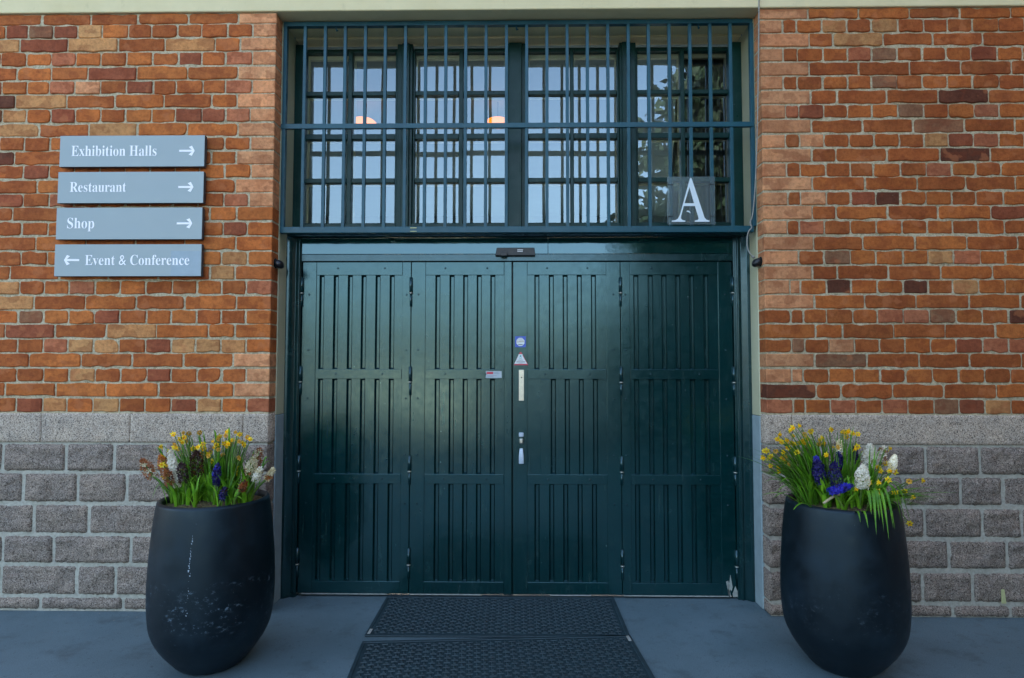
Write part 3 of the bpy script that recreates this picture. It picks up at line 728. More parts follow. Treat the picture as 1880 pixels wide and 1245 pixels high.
p, q = P2(954, 655.5), P2(957.2, 652.2); m.quad([(p[0], YS-.0011, p[1]), (q[0], YS-.0011, p[1]), (q[0], YS-.0011, q[1]), (p[0], YS-.0011, q[1])], 2)
for xa, xb, y_, h_ in ((951, 960, 661.4, .8), (948, 964, 664.6, 1.4), (952, 959, 667, .5)):
    a = xa
    while a < xb-.5:
        b = min(xb, a+rnd.uniform(.8, 1.6)); p, q = P2(a, y_+h_/2), P2(b, y_-h_/2)
        m.quad([(p[0], YS-.0012, p[1]), (q[0], YS-.0012, p[1]), (q[0], YS-.0012, q[1]), (p[0], YS-.0012, q[1])], 3); a = b+.35
o = m.build('warning_sticker', [M['red'], M['stickerwhite'], M['teal'], M['stickertext']], lf); o['label'] = 'red bordered white triangle sticker'
m = MB(); poly(m, [P2(892, 694), P2(921, 694), P2(921, 681.5), P2(892, 681.5)], y=YS, t=.0008, mi=0)
poly(m, [P2(893.5, 687), P2(905.5, 687), P2(905.5, 682.8), P2(893.5, 682.8)], y=YS-.0004, t=.0003, mi=1)
for xa, xb, y_ in ((907, 915, 684), (907, 917, 686), (893.5, 912, 690), (893.5, 906, 692)):
    p, q = P2(xa, y_+.35), P2(xb, y_-.35); m.quad([(p[0], YS-.0005, p[1]), (q[0], YS-.0005, p[1]), (q[0], YS-.0005, q[1]), (p[0], YS-.0005, q[1])], 2)
o = m.build('small_label', [simple('grey label', lin('#aebcc2'), .35, .04), M['red'], simple('grey print', lin('#7d8a92'), .4, .05)], leafs[1])
# flaked paint at the foot of the last leaf
m = MB()
for c in ([(1333, 1068), (1337, 1066), (1341, 1082), (1338, 1096), (1340, 1096), (1336, 1083)], [(1345, 1090), (1350, 1076), (1355, 1088), (1354, 1096), (1346, 1096)], [(1338, 1075), (1341, 1055), (1345, 1078), (1343, 1086)], [(1336, 1082), (1340, 1085), (1342, 1096), (1338, 1096)]):
    q = [P2(*a) for a in c]
    m.quad([(x_, YL-.0006, z_) for x_, z_ in reversed(q)])
m.build('flaked_paint', M['alu'], leafs[3])
m = MB()
for a, b in ((465, 404.5),): pass

# black door closer on the head
dc = empty('door_closer', (X(945, 461, .25), .25, Z(945, 461, .25)), 'black box of a door closer on the green door head above the middle seam', 'door closer')
a, b = (at(909, 468.5, .215), at(983, 454, .215))
m = MB(); za, zb_ = a.z, b.z
m.v += [(a.x, .225, za), (b.x, .225, za), (b.x-.006, .225, zb_), (a.x+.010, .225, zb_), (a.x, .2595, za), (b.x, .2595, za), (b.x-.006, .2595, zb_), (a.x+.010, .2595, zb_)]
for f in ((0, 1, 2, 3), (5, 4, 7, 6), (4, 0, 3, 7), (1, 5, 6, 2), (3, 2, 6, 7), (4, 5, 1, 0)): m.f.append(f); m.mi.append(0)
m.build('body', M['blackplastic'], dc, bevel=.003)
m = MB(); p, q = at(919, 469.8, .20), at(931, 458.5, .20); m.box(p.x, q.x, .200, .2245, p.z, q.z-.012); m.build('arm_knuckle', M['blackplastic'], dc, bevel=.003)
m = MB()
for y_ in (458.6, 461.4):
    xx = 950
    while xx < 959.5:
        b_ = min(960, xx+rnd.uniform(1.0, 1.8)); p, q = at(xx, y_+.8, .2245), at(b_, y_-.8, .2245)
        m.quad([(p.x, .2243, p.z), (q.x, .2243, p.z), (q.x, .2243, q.z), (p.x, .2243, q.z)]); xx = b_+.4
m.build('printed_mark', M['white'], dc)

# ------------------------------------------------------------------ window over the door
win = empty('window', (-.03, YW, Z(940, 415, YW)), 'wide green framed window of small panes above the door', 'window')
G = [((563, 640), (648, 727)), ((763, 843), (851, 928)), ((970, 1046.5), (1053, 1132)), ((1170, 1248), (1256, 1336))]
ROWS = [(97, 167), (175, 245.5), (255.5, 327), (335.5, 409.5)]
def XW(px, Y=.34): return at(px, 132, Y).x
def ZW(py, Y=.34): return at(940, py, Y).z
ztop, zbot = ZLIN-.04, ZHEAD+.045
cas = []
for c0, c1 in G: cas.append((XW(c0[0]-4), XW(c1[1]+4)))
zc1, zc0 = ZW(93), ZW(412)
m = MB(); xa, xb = XL+.0055, XR-.0055
m.box(xa, cas[0][0], YW+.006, .42, zbot, ztop); m.box(cas[3][1], xb, YW+.006, .42, zbot, ztop)
for k in range(3): m.box(cas[k][1], cas[k+1][0], YW+.006, .42, zbot, ztop)
for k in range(4): m.box(cas[k][0]+.0003, cas[k][1]-.0003, .372, .42, zc1+.006, ztop-.001); m.box(cas[k][0]+.0003, cas[k][1]-.0003, YW+.004, .42, zbot+.001, zc0)
wf = m.build('window_frame', M['winframe'], win, bevel=.003)
m = MB()
for k, (a, b) in enumerate(((738, 752), (934, 958), (1142, 1158))):
    m.box(XW(a, .3), XW(b, .3), YW-.012, YW+.0055, zbot, ztop-.002)
m.build('mullion_cover', M['winframe'], wf, bevel=.005)
for k, (c0, c1) in enumerate(G):
    x0, x1 = cas[k]; m = MB(); ya, yb = .328, .372
    cols = [(XW(c0[0]), XW(c0[1])), (XW(c1[0]), XW(c1[1]))]
    rows = [(ZW(b), ZW(a)) for a, b in ROWS]
    m.box(x0+.001, cols[0][0], ya, yb, zc0+.001, zc1-.001); m.box(cols[0][1], cols[1][0], ya+.002, yb, zc0+.001, zc1-.001); m.box(cols[1][1], x1-.001, ya, yb, zc0+.001, zc1-.001)
    zz = [zc1-.001]+[v for r_ in rows for v in (r_[1], r_[0])]+[zc0+.001]
    for a, b in cols:
        for q in range(0, 10, 2): m.box(a+.0003, b-.0003, ya+(.004 if 0 < q < 8 else .0003), yb, zz[q+1], zz[q])
    cs = m.build('casement', M['winframe'], win, bevel=.004)
    gm = MB()
    for a, b in cols:
        for z0_, z1_ in rows:
            t1, t2 = rnd.uniform(-.0011, .0011), rnd.uniform(-.0011, .0011); y = .356
            gm.quad([(a-.004, y-t1-t2, z0_-.004), (b+.004, y+t1-t2, z0_-.004), (b+.004, y+t1+t2, z1_+.004), (a-.004, y-t1+t2, z1_+.004)])
    gm.build('glass', M['glass'], cs)
    pm = MB(); e = .009
    for a, b in cols:
        for q, (z0_, z1_) in enumerate(rows):
            tp = .024 if q == 0 else .006; ya, yb = .376, .40
            pm.box(a-.02, a+e, ya, yb, z0_-.006, z1_+.02); pm.box(b-e*.8, b+.012, ya, yb, z0_-.006, z1_+.02)
            pm.box(a+e, b-e*.8, ya+.001, yb, z1_-tp, z1_+.02); pm.box(a+e, b-e*.8, ya+.001, yb, z0_-.006, z0_+.005)
            if q == 0: pm.box(a+e, b-e*.8, ya-.004, ya+.0005, z1_-.011, z1_+.01)
    pm.build('inner_sash', M['putty'], cs, bevel=.0015)
m = MB(); n = 40; y_ = .47; xa0, xa1 = at(1238, 250, y_).x, XR+.05
for k in range(n+1):
    u = k/n; yy = y_+.016*math.sin(u*34)+.008*math.sin(u*91)
    m.v += [(xa0+.05-.10+(xa1-xa0-.05+.10)*u, yy, 2.32), (xa0+(xa1-xa0)*u, yy, 3.0), (xa0+.03+(xa1-xa0-.03)*u, yy*1.0, 3.56)]
for k in range(n):
    for j in (0, 1): i = 3*k+j; m.f.append((i, i+3, i+4, i+1)); m.mi.append(0)
o = m.build('drape', simple('charcoal drape', lin('#4b4f4e'), .9, .15, 8), origin=(xa0, y_, 2.32), smooth=True); so = o.modifiers.new('solid', 'SOLIDIFY'); so.thickness = .003
tag(o, 'dark drape hanging inside the right end of the window', 'drape')
# hanging lamps in the hall
for px, lab in ((667, 'amber pendant lamp glowing behind the left casement'), (914, 'amber pendant lamp glowing beside the centre mullion')):
    c = at(px, 222, 2.6)
    L_ = empty('pendant_lamp', (c.x, c.y, c.z-.02), lab, 'lamp')
    m = MB(); m.lathe([(.0, .035), (.06, .033), (.11, .022), (.135, .0), (.12, -.02), (.0, -.025)], (c.x, c.y, c.z-.02), 24); m.build('lamp_shade', M['lamp'], L_, smooth=True)
    m = MB(); m.tube([(c.x, c.y, c.z+.037), (c.x, c.y, 4.19)], .004, 6); m.build('cord', M['blackplastic'], L_)

# ------------------------------------------------------------------ iron grille in front of the window
gr = empty('window_grille', (-.03, YG, at(940, 427, YG).z), 'blue green iron grille of upright bars before the window', 'window grille')
zr1, zr0 = at(940, 39, YG).z, at(940, 47, YG).z
zm1, zm0 = at(940, 225.5, YG-.012).z, at(940, 234.5, YG-.012).z
zq1, zq0 = at(940, 415.5, YG-.012).z, at(940, 427, YG-.012).z
def gx(px, py=60): return at(px, py, YG).x
m = MB(); m.box(gx(522), gx(1381), YG-.012, YG+.022, zr0, zr1); m.build('top_rail', M['bar'], gr, bevel=.002)
m = MB(); m.box(at(517, 230, YG).x, at(1384, 230, YG).x, YG-.014, YG+.010, zm0, zm1); m.build('middle_rail', M['bar'], gr, bevel=.002)
m = MB(); m.box(at(515, 421, YG).x, at(1383, 421, YG).x, YG-.014, YG+.03, zq0, zq1); m.build('bottom_rail', M['bar'], gr, bevel=.003)
bars = [561, 598, 634.5, 671.5, 708, 745, 782, 819, 855.5, 892.5, 930, 967, 1004, 1041, 1078, 1115.5, 1153, 1190, 1228, 1266, 1303, 1340]
for px in bars:
    x = gx(px); w_ = .0098; dx = rnd.uniform(-.0015, .0015)
    for za, zb_ in ((zm1, zr0), (zq1, zm0)):
        pass
    m = MB(); m.box(x-w_, x+w_, YG-.009, YG+.012, zm1-.0005, zr0+.0005); m.box(x-w_+dx, x+w_+dx, YG-.009, YG+.012, zq1-.0005, zm0+.0005)
    m.build('bar', M['bar'], gr, bevel=.0018)
for px in (525.3, 1378.5):
    x = gx(px); m = MB(); m.box(x-.011, x+.011, YG-.011, YG+.02, zm1-.0005, zr0+.0005); m.box(x-.011, x+.011, YG-.011, YG+.02, zq1-.0005, zm0+.0005)
    m.build('edge_bar', M['bar'], gr, bevel=.002)
for px in (617, 948, 1282):
    p = at(px, 48, YG+.01); m = MB(); m.tube([(p.x, YG+.01, zr0+.002), (p.x, YG+.012, zr0-.008), (p.x+.003, YG+.018, zr0-.018), (p.x+.010, YG+.02, zr0-.012)], .005, 8); m.build('hook', M['bar'], gr, smooth=True)
for px in (707, 1192):
    p = at(px, 424, YG); m = MB(); m.box(p.x-.016, p.x+.016, YG+.031, .211, zq0-.004, zq0+.012); m.build('bracket', M['frame'], gr, bevel=.002)
m = MB(); p = at(753, 421, YG-.015); m.box(p.x, p.x+.040, YG-.0165, YG-.0145, zq1-.012, zq1-.006); m.box(p.x, p.x+.040, YG-.0165, YG-.0145, zq1-.034, zq1-.029); m.build('pale_clip', M['tape'], gr, bevel=.001)

# ------------------------------------------------------------------ hanging letter plate
ya = YG-.024
LP = empty('letter_plate', tuple(at(1268, 413, ya)), 'clear square plate with a large white letter A tied to the grille', 'sign')
a, b = at(1225.5, 412.5, ya), at(1312, 324.5, ya)
m = MB(); m.box(a.x, b.x, ya-.003, ya+.003, a.z, b.z); m.build('plate', M['acrylic'], LP, bevel=.001)
def zz8(x, y): q = at(1200+x/6.227, 300+y/6.227, ya); return (q.x, q.z)
outer = [(207, 670), (360, 670), (360, 656), (328, 650), (310, 632), (312, 606), (343, 490), (470, 490), (506, 606), (512, 636), (500, 650), (468, 656), (468, 669), (636, 669), (636, 656), (604, 648), (580, 622), (434, 180), (424, 168), (414, 172), (300, 588), (278, 632), (250, 650), (207, 657)]
m = MB(); poly(m, [zz8(*p) for p in outer], [[zz8(*p) for p in ((408, 272), (352, 458), (460, 458))]], y=ya-.0045, t=.001)
poly(m, [zz8(*p) for p in ((372, 550), (382, 541), (400, 543), (416, 556), (420, 572), (408, 566), (396, 558), (384, 556))], y=ya-.0045, t=.001)
m.build('letter', M['offwhite'], LP)
for x, y in ((187, 245), (668, 240), (187, 607), (675, 604)):
    p = zz8(x, y); m = MB(); dx = .018; m.tube([(p[0]-dx, ya-.005, p[1]+.001), (p[0], ya-.0055, p[1]-.001), (p[0]+dx, ya-.005, p[1]+.001), (p[0]+dx, ya+.02, p[1]), (p[0]-dx, ya+.02, p[1]), (p[0]-dx, ya-.005, p[1]+.001)], .0022, 6); m.build('cable_tie', M['blackplastic'], LP)

# ------------------------------------------------------------------ signs
YSG = -.046
def arrow(mb, cx, cz, L_, h, d, y):
    th = .0120; x0, x1 = cx-L_/2, cx+L_/2
    def f(x): return cx+(x-cx)*d
    o_ = [(x0, cz-th/2), (x1-.016, cz-th/2), (x1-.016-h*.36, cz-h/2+.005), (x1-h*.30, cz-h/2-.003), (x1, cz), (x1-h*.30, cz+h/2+.003), (x1-.016-h*.36, cz+h/2-.005), (x1-.016, cz+th/2), (x0, cz+th/2)]
    poly(mb, [(f(x), z) for x, z in o_], y=y, t=.0012)
SG = [('Exhibition Halls', (109.8, 375.4), (248.3, 306.5), (131.4, 287.7), (268, 286.8), (329, 357.7), 277.6, 1, 'blue grey sign reading Exhibition Halls with right arrow, topmost of four'),
      ('Restaurant', (106.2, 373.6), (315, 373.2), (128.6, 231.8), (334.6, 352.6), (327.2, 355.5), 344, 1, 'blue grey sign reading Restaurant with right arrow, second of four'),
      ('Shop', (103.3, 371), (380.8, 439.7), (123.6, 173.4), (400.3, 419.4), (324.5, 353.2), 410.6, 1, 'blue grey sign reading Shop with right arrow, third of four'),
      ('Event & Conference', (100.2, 369.6), (448.3, 507.3), (156.3, 347.7), (468.5, 486.8), (117.6, 145.8), 477.6, -1, 'blue grey sign reading Event & Conference with left arrow, lowest of four')]
for body, (xa, xb), (y0, y1), (ta, tb), (tt, tb_), (aa, ab), ay, d, lab in SG:
    ym = (y0+y1)/2; p, q = at(xa, y1, YSG), at(xb, y0, YSG); xl_, xr_ = at(xa, ym, YSG).x, at(xb, ym, YSG).x
    E_ = empty('direction_sign', ((xl_+xr_)/2, 0, p.z), lab, 'sign', 'direction signs left of the door')
    m = MB(); m.box(xl_, xr_, YSG, YSG+.028, p.z, q.z); m.mi = [0 if k == 2 else 1 for k in range(6)]; bd = m.build('board', [M['sign'], M['signedge_shade']], E_, bevel=.0012)
    for fx in (.15, .85): m = MB(); m.tube([(xl_+(xr_-xl_)*fx, YSG+.0285, (p.z+q.z)/2), (xl_+(xr_-xl_)*fx, .006, (p.z+q.z)/2)], .012, 10); m.build('spacer', M['frame'], E_, smooth=True)
    m = MB(); place_text(m, body, at(ta, ym, YSG).x, at(tb, ym, YSG).x, at(ta, tb_, YSG).z, at(ta, tt, YSG).z, YSG-.0012, thin=-.003)
    m.build('lettering', M['white'], E_)
    m = MB(); arrow(m, at((aa+ab)/2, ay, YSG).x, at(200, ay, YSG).z, (ab-aa)/306, .056, d, YSG-.0014); m.build('arrow', M['white'], E_)
    if d < 0:
        a, b = at(313, 506.5, YSG), at(369, 461, YSG); m = MB(); m.box(a.x, b.x, YSG-.0007, YSG-.0001, a.z, b.z); m.build('overlay_patch', M['patch'], E_)

# ------------------------------------------------------------------ small things on the wall
for px, py, s_, lab in ((510, 483.5, -1, 'black rounded rubber bumper on the left brick jamb'), (1391, 480.5, 1, 'black rounded rubber bumper on the right jamb below the cable')):
    c = at(px, py, .06); xw = XL if s_ < 0 else XR
    B_ = empty('bumper', (xw, .06, c.z), lab, 'bumper', 'rubber bumpers on the jambs')
    m = MB(); prof = [(.012, 0), (.024, .004), (.028, .016), (.026, .034), (.018, .045), (.004, .049)]; n = 18
    for r_, h_ in prof: m.v += [(xw-s_*(h_+.001), .06+1.25*r_*math.cos(2*math.pi*j/n), c.z+.95*r_*math.sin(2*math.pi*j/n)-.25*h_) for j in range(n)]
    for k in range(len(prof)-1):
        for j in range(n): j2 = (j+1) % n; fc = (k*n+j, k*n+j2, k*n+n+j2, k*n+n+j); m.f.append(fc if s_ < 0 else fc[::-1]); m.mi.append(0)
    m.f.append(tuple((len(prof)-1)*n+j for j in range(n))); m.mi.append(0)
    m.build('rubber_head', M['blackplastic'], B_, smooth=True)
    m = MB(); m.tube([(xw, .06, c.z), (xw-s_*.002, .06, c.z)], .03, 18); m.build('mount', M['frame'], B_)
m = MB(); pts = []
for px, py, y in ((1393.5, -30, -.02), (1393, 60, -.012), (1391.5, 180, -.008), (1389, 280, .01), (1386, 350, .04), (1381.5, 395, .07), (1377, 408, .075), (1380, 418, .07), (1374.5, 425, .075), (1371.5, 440, .085), (1372.5, 455, .085), (1376, 464, .08), (1381, 471, .075)): pts.append(at(px, py, y))
sm = []
for k in range(len(pts)-1):
    for q in range(4):
        u = q/4; p0 = pts[max(0, k-1)]; p1 = pts[k]; p2 = pts[k+1]; p3 = pts[min(len(pts)-1, k+2)]
        sm.append(.5*((2*p1)+(p2-p0)*u+(2*p0-5*p1+4*p2-p3)*u*u+(3*p1-p0-3*p2+p3)*u**3))
m.tube(sm+[pts[-1]], .0042, 8); p = pts[-1]; m.tube([p, p+Vector((.012, .004, -.006))], [.008, .009], 8)
tag(m.build('cable', M['cable'], origin=tuple(pts[-1]), smooth=True), 'grey cable hanging loose down the right brick corner', 'cable')
m = MB(); a = at(1841, 1095, -.026)
m.v = []
for k in range(6):
    u = k/5; z = at(1841, 1108-26*u, -.026).z; x0 = at(1838-4*u*0+rnd.uniform(-.4, .4), 1095, -.026).x; x1 = at(1847-3*u, 1095, -.026).x
    m.v += [(x0, -.0275, z), (x1, -.0275, z), (x0, -.0268, z), (x1, -.0268, z)]
for k in range(5): i = 4*k; m.f += [(i, i+1, i+5, i+4), (i+1, i+3, i+7, i+5), (i+2, i, i+4, i+6), (i+3, i+2, i+6, i+7)]; m.mi += [0]*4
tag(m.build('tape_strip', M['tape'], origin=tuple(a)), 'short strip of pale yellow tape on the right granite plinth', 'tape')

# ------------------------------------------------------------------ door mats
def mat_thing(cx, cy, w_, d_, ang, lab, tagpos):
    E_ = empty('door_mat', (cx, cy, 0), lab, 'door mat', 'rubber mats before the door')
    E_.rotation_euler = (0, 0, ang)
    m = MB(); hw, hd = w_/2, d_/2
    m.box(cx-hw+.02, cx+hw-.02, cy-hd+.02, cy+hd-.02, .0015, .0075)
    nx = int((w_-.07)/.036); ny = int((d_-.07)/.024); sx = (w_-.07)/nx; sy = (d_-.07)/ny
    for b in range(ny):
        for a in range(nx):
            x = cx-hw+.035+(a+.5)*sx; y = cy-hd+.035+(b+.5)*sy
            if (a+b) % 2: bx, by = sx*.46, sy*.20
            else: bx, by = sx*.17, sy*.52
            q = .0025; z0, z1 = .0075, .0125+rnd.uniform(-.0008, .0008); i = len(m.v)
            m.v += [(x-bx, y-by, z0), (x+bx, y-by, z0), (x+bx, y+by, z0), (x-bx, y+by, z0), (x-bx+q, y-by+q, z1), (x+bx-q, y-by+q, z1), (x+bx-q, y+by-q, z1), (x-bx+q, y+by-q, z1)]
            for f in ((0, 1, 5, 4), (1, 2, 6, 5), (2, 3, 7, 6), (3, 0, 4, 7), (4, 5, 6, 7)): m.f.append(tuple(i+k for k in f)); m.mi.append(0)
    m.build('tread', M['rubber'], E_)
    m = MB()
    def strip(x0, x1, y0, y1): m.box(x0, x1, y0, y1, .001, .011)
    strip(cx-hw, cx+hw, cy-hd, cy-hd+.0215); strip(cx-hw, cx+hw, cy+hd-.0215, cy+hd); strip(cx-hw, cx-hw+.0215, cy-hd+.0217, cy+hd-.0217); strip(cx+hw-.0215, cx+hw, cy-hd+.0217, cy+hd-.0217)
    m.build('border', M['rubber'], E_, bevel=.005)
    m = MB(); tx, ty = cx+tagpos[0]*(hw-.02), cy+tagpos[1]*(hd-.05); m.box(tx-.008, tx+.008, ty-.032, ty+.032, .0112, .0122); m.build('maker_tag', M['alu'], E_, bevel=.0004)
mat_thing(-.132, -.030, 1.425, .585, R(.4), 'black rubber mat against the door, the farther of two', (-1, -1))
mat_thing(-.093, -.79, 1.425, .90, R(4.2), 'black rubber mat cut by the picture edge, the nearer of two', (1, 1))

m = MB()
for k in range(150):
    side = rnd.random()
    if side < .62: x = rnd.choice((rnd.uniform(-3.2, XL), rnd.uniform(XR, 3.2))); y = -.004-abs(rnd.gauss(0, .05))-.02
    elif side < .8: x = rnd.choice((rnd.uniform(XL+.02, -.9), rnd.uniform(.65, XR-.02))); y = rnd.uniform(.0, .22)
    else: x = rnd.uniform(-3, 3); y = rnd.uniform(-1.2, -.05)
    r_ = rnd.uniform(.0015, .0045); i = len(m.v)
    m.v += [(x+r_*rnd.uniform(.6, 1.4)*a, y+r_*rnd.uniform(.6, 1.4)*b, max(.0003, r_*.5*(1+c))) for a, b, c in ((-1, 0, 0), (0, -1, 0), (1, 0, 0), (0, 1, 0), (0, 0, 1))]
    for f in ((0, 1, 4), (1, 2, 4), (2, 3, 4), (3, 0, 4)): m.f.append(tuple(i+q for q in f)); m.mi.append(0)
tag(m.build('grit', simple('pale grit', lin('#8d8a80'), .9, .4, 90)), 'scattered grit along the foot of the walls and on the paving', 'grit', kind='stuff')

# ------------------------------------------------------------------ planters with flowers
PR = [(0, .880), (.05, .905), (.15, .940), (.25, .965), (.35, .985), (.48, 1.0), (.60, .998), (.68, .985), (.75, .955), (.81, .895), (.87, .80), (.93, .67), (.97, .575), (1, .50)]
def planter(cx, cy, rmax, h, lab, pm='pot'):
    E_ = empty('planter', (cx, cy, 0), lab, 'planter', 'charcoal planters beside the door')
    prof = [(r_*rmax, h*(1-u)) for u, r_ in reversed(PR)]
    prof = [(prof[0][0]-.012, .0)]+[(prof[0][0], .006)]+prof[1:]
    # smooth the profile
    P_ = []
    for k in range(len(prof)-1):
        for q in range(4):
            u = q/4; a = [Vector(prof[max(0, min(len(prof)-1, k+j))]) for j in (-1, 0, 1, 2)]
            P_.append(tuple(.5*((2*a[1])+(a[2]-a[0])*u+(2*a[0]-5*a[1]+4*a[2]-a[3])*u*u+(3*a[1]-a[0]-3*a[2]+a[3])*u**3)))
    rr = PR[0][1]*rmax
    P_ += [(rr, h-.006), (rr-.003, h-.001), (rr-.010, h), (rr-.019, h-.003), (rr-.022, h-.02), (rr-.022, h-.10)]
    m = MB(); m.lathe(P_, (cx, cy, 0), 72); m.build('bowl', M[pm], E_, smooth=True)
    m = MB(); n = 28; rs = rr-.021; zs = h-.03; i0 = 0
    m.v.append((cx, cy, zs+.02))
    for k in range(1, 7):
        for j in range(n):
            r_ = rs*k/6; m.v.append((cx+r_*math.cos(2*math.pi*j/n), cy+r_*math.sin(2*math.pi*j/n), zs+.02*(1-(k/6)**2)+rnd.uniform(-.006, .008)*(k < 6)))
    for j in range(n): m.f.append((0, 1+j, 1+(j+1) % n)); m.mi.append(0)
    for k in range(5):
        for j in range(n): j2 = (j+1) % n; m.f.append((1+k*n+j, 1+(k+1)*n+j, 1+(k+1)*n+j2, 1+k*n+j2)); m.mi.append(0)
    m.build('soil', M['soil'], E_, smooth=True)
    return E_, zs
pc1, pc2 = Vector((-1.523, -.625, 0)), Vector((1.603, -.60, 0))
h1 = at(388, 912.5, pc1.y).z; h2 = at(1552, 918.5, pc2.y).z
r1 = (at(500.5, 1060, pc1.y).x-at(269.5, 1060, pc1.y).x)/2*.915; r2 = (at(1674, 1060, pc2.y).x-at(1437, 1060, pc2.y).x)/2*.915
pc1.x = (at(500.5, 1060, pc1.y).x+at(269.5, 1060, pc1.y).x)/2; pc2.x = (at(1674, 1060, pc2.y).x+at(1437, 1060, pc2.y).x)/2-.021; pc1.x += .017; r2 *= .985
pot1, zs1 = planter(pc1.x, pc1.y, r1, h1, 'tall charcoal planter with scuffed sides, left of the door')
pot2, zs2 = planter(pc2.x, pc2.y, r2, h2, 'tall charcoal planter, smoother, right of the door', 'pot2')
# scuffs on the left planter: thin flecks following its wall
m = MB()
def on_pot(c, r_, h, px, py):
    d = (F*fw+(px-940)*rt-(py-622.5)*up).normalized(); p = CAM.copy(); t_ = 1.5
    while t_ < 5:
        q = CAM+d*t_; u = 1-q.z/h
        if 0 <= u <= 1:
            for (ua, ra), (ub, rb) in zip(PR[:-1], PR[1:]):
                if ua <= u <= ub: rad = (ra+(rb-ra)*(u-ua)/(ub-ua))*r_
            if (Vector((q.x, q.y))-Vector((c.x, c.y))).length < rad+.0012: return q
        t_ += .002
    return None
flk = []
for k in range(34):
    v = k/33; flk.append((353-12*v+rnd.uniform(-2, 2)*(1 if v > .3 else .5), 985+150*v, rnd.uniform(.8, 2.6) if (k % 5) else .6, rnd.uniform(1.5, 4)))
for px, py, w_, h_ in flk:
    if rnd.random() < .15: continue
    c = [on_pot(pc1, r1, h1, px+a*w_/2*rnd.uniform(.6, 1.2), py+b*h_/2*rnd.uniform(.7, 1.2)) for a, b in ((-1, 1), (1, 1), (1, -1), (-1, -1))]
    if all(c): m = MB(); m.quad(c); m.build('scuff_mark', M['scuff'], pot1)

# --- plants
def bez(a, b, c, n=7):
    return [a*(1-u)**2+b*2*u*(1-u)+c*u*u for u in [k/n for k in range(n+1)]]
def floret(mb, p, nrm, r_, curl, petals=6, mi=0):
    a = nrm.orthogonal().normalized(); a.rotate(Matrix.Rotation(rnd.uniform(0, 6.28), 3, nrm)); b = nrm.cross(a)
    for k in range(petals):
        th = 2*math.pi*k/petals; d = a*math.cos(th)+b*math.sin(th); s_ = nrm.cross(d); wd = r_*rnd.uniform(.2, .3)
        p0 = p; p1 = p+d*r_*.55+nrm*r_*.28; p2 = p+d*r_-nrm*r_*curl
        i = len(mb.v); mb.v += [tuple(p0), tuple(p1-s_*wd), tuple(p2), tuple(p1+s_*wd)]; mb.f.append((i, i+1, i+2, i+3)); mb.mi.append(mi)
USED = {}
def hyacinth(pot, c, zs, rim, px, py, dy, col, H, Wd, lab, group, leaves=5, lean=None, withered=False, leafH=.15):
    y = c.y+dy; head = at(px, py, y)                   # middle of the flower head
    root = Vector((c.x+(head.x-c.x)*.78, c.y+dy*.9, zs+.005)); off = Vector((root.x-c.x, root.y-c.y, 0))
    if off.length > rim*.86: root = Vector((c.x, c.y, zs+.005))+off.normalized()*rim*.86
    axis = (head-root).normalized() if lean is None else Vector(lean).normalized()
    E_ = empty('hyacinth', tuple(root), lab, 'hyacinth', group)
    a, b = head-axis*H/2, head+axis*H/2
    m = MB(); st = bez(root, root+Vector((0, 0, (a.z-root.z)*.5)), a, 6)+[head, b]; m.tube(st, [.006]*7+[.004, .002], 7); m.build('stem', M['stem'], E_, smooth=True)
    m = MB(); n = int(H*Wd/.00013); n = max(26, n)
    for k in range(n):
        u = (k+.5)/n; th = k*2.39996; sd_ = axis.orthogonal().normalized(); sd_.rotate(Matrix.Rotation(th, 3, axis)); sd_ = (sd_+axis*(.9*u-.25)).normalized()
        r_ = Wd/2*(.62+.38*math.sin(math.pi*min(1, u*.85+.18)))*(1 if u < .8 else 1-(u-.8)*2.2)
        p = a+axis*H*u+sd_*max(.003, r_*rnd.uniform(.85, 1.12)-.010)
        floret(m, p, (sd_+Vector((rnd.uniform(-.3, .3), rnd.uniform(-.3, .3), rnd.uniform(-.4, .2)))).normalized(), rnd.uniform(.0125, .0185)*(.85 if withered else 1), rnd.uniform(-.25, .35) if not withered else rnd.uniform(-.9, -.2), 6 if not withered else 5, 0 if rnd.random() < .82 else 1)
    mats = col if isinstance(col, (list, tuple)) else [col, col]
    m.build('flower_head', [M[q] for q in mats], E_)
    m = MB()
    for k in range(leaves):
        th = 2*math.pi*(k+rnd.random()*.6)/leaves; o_ = Vector((math.cos(th), math.sin(th), 0)); Lh = leafH*rnd.uniform(.7, 1.15); out = rnd.uniform(.03, .09)
        b0 = root+o_*.008; b2 = root+o_*out+Vector((0, 0, Lh*rnd.uniform(.75, 1))); b1 = root+o_*out*.25+Vector((0, 0, Lh*.7))
        pts = bez(b0, b1, b2, 7)
        m.ribbon(pts, rnd.uniform(.014, .024), Vector((-o_.y, o_.x, 0)), .45)
    m.build('leaves', M['strap'], E_, smooth=True)
    return E_
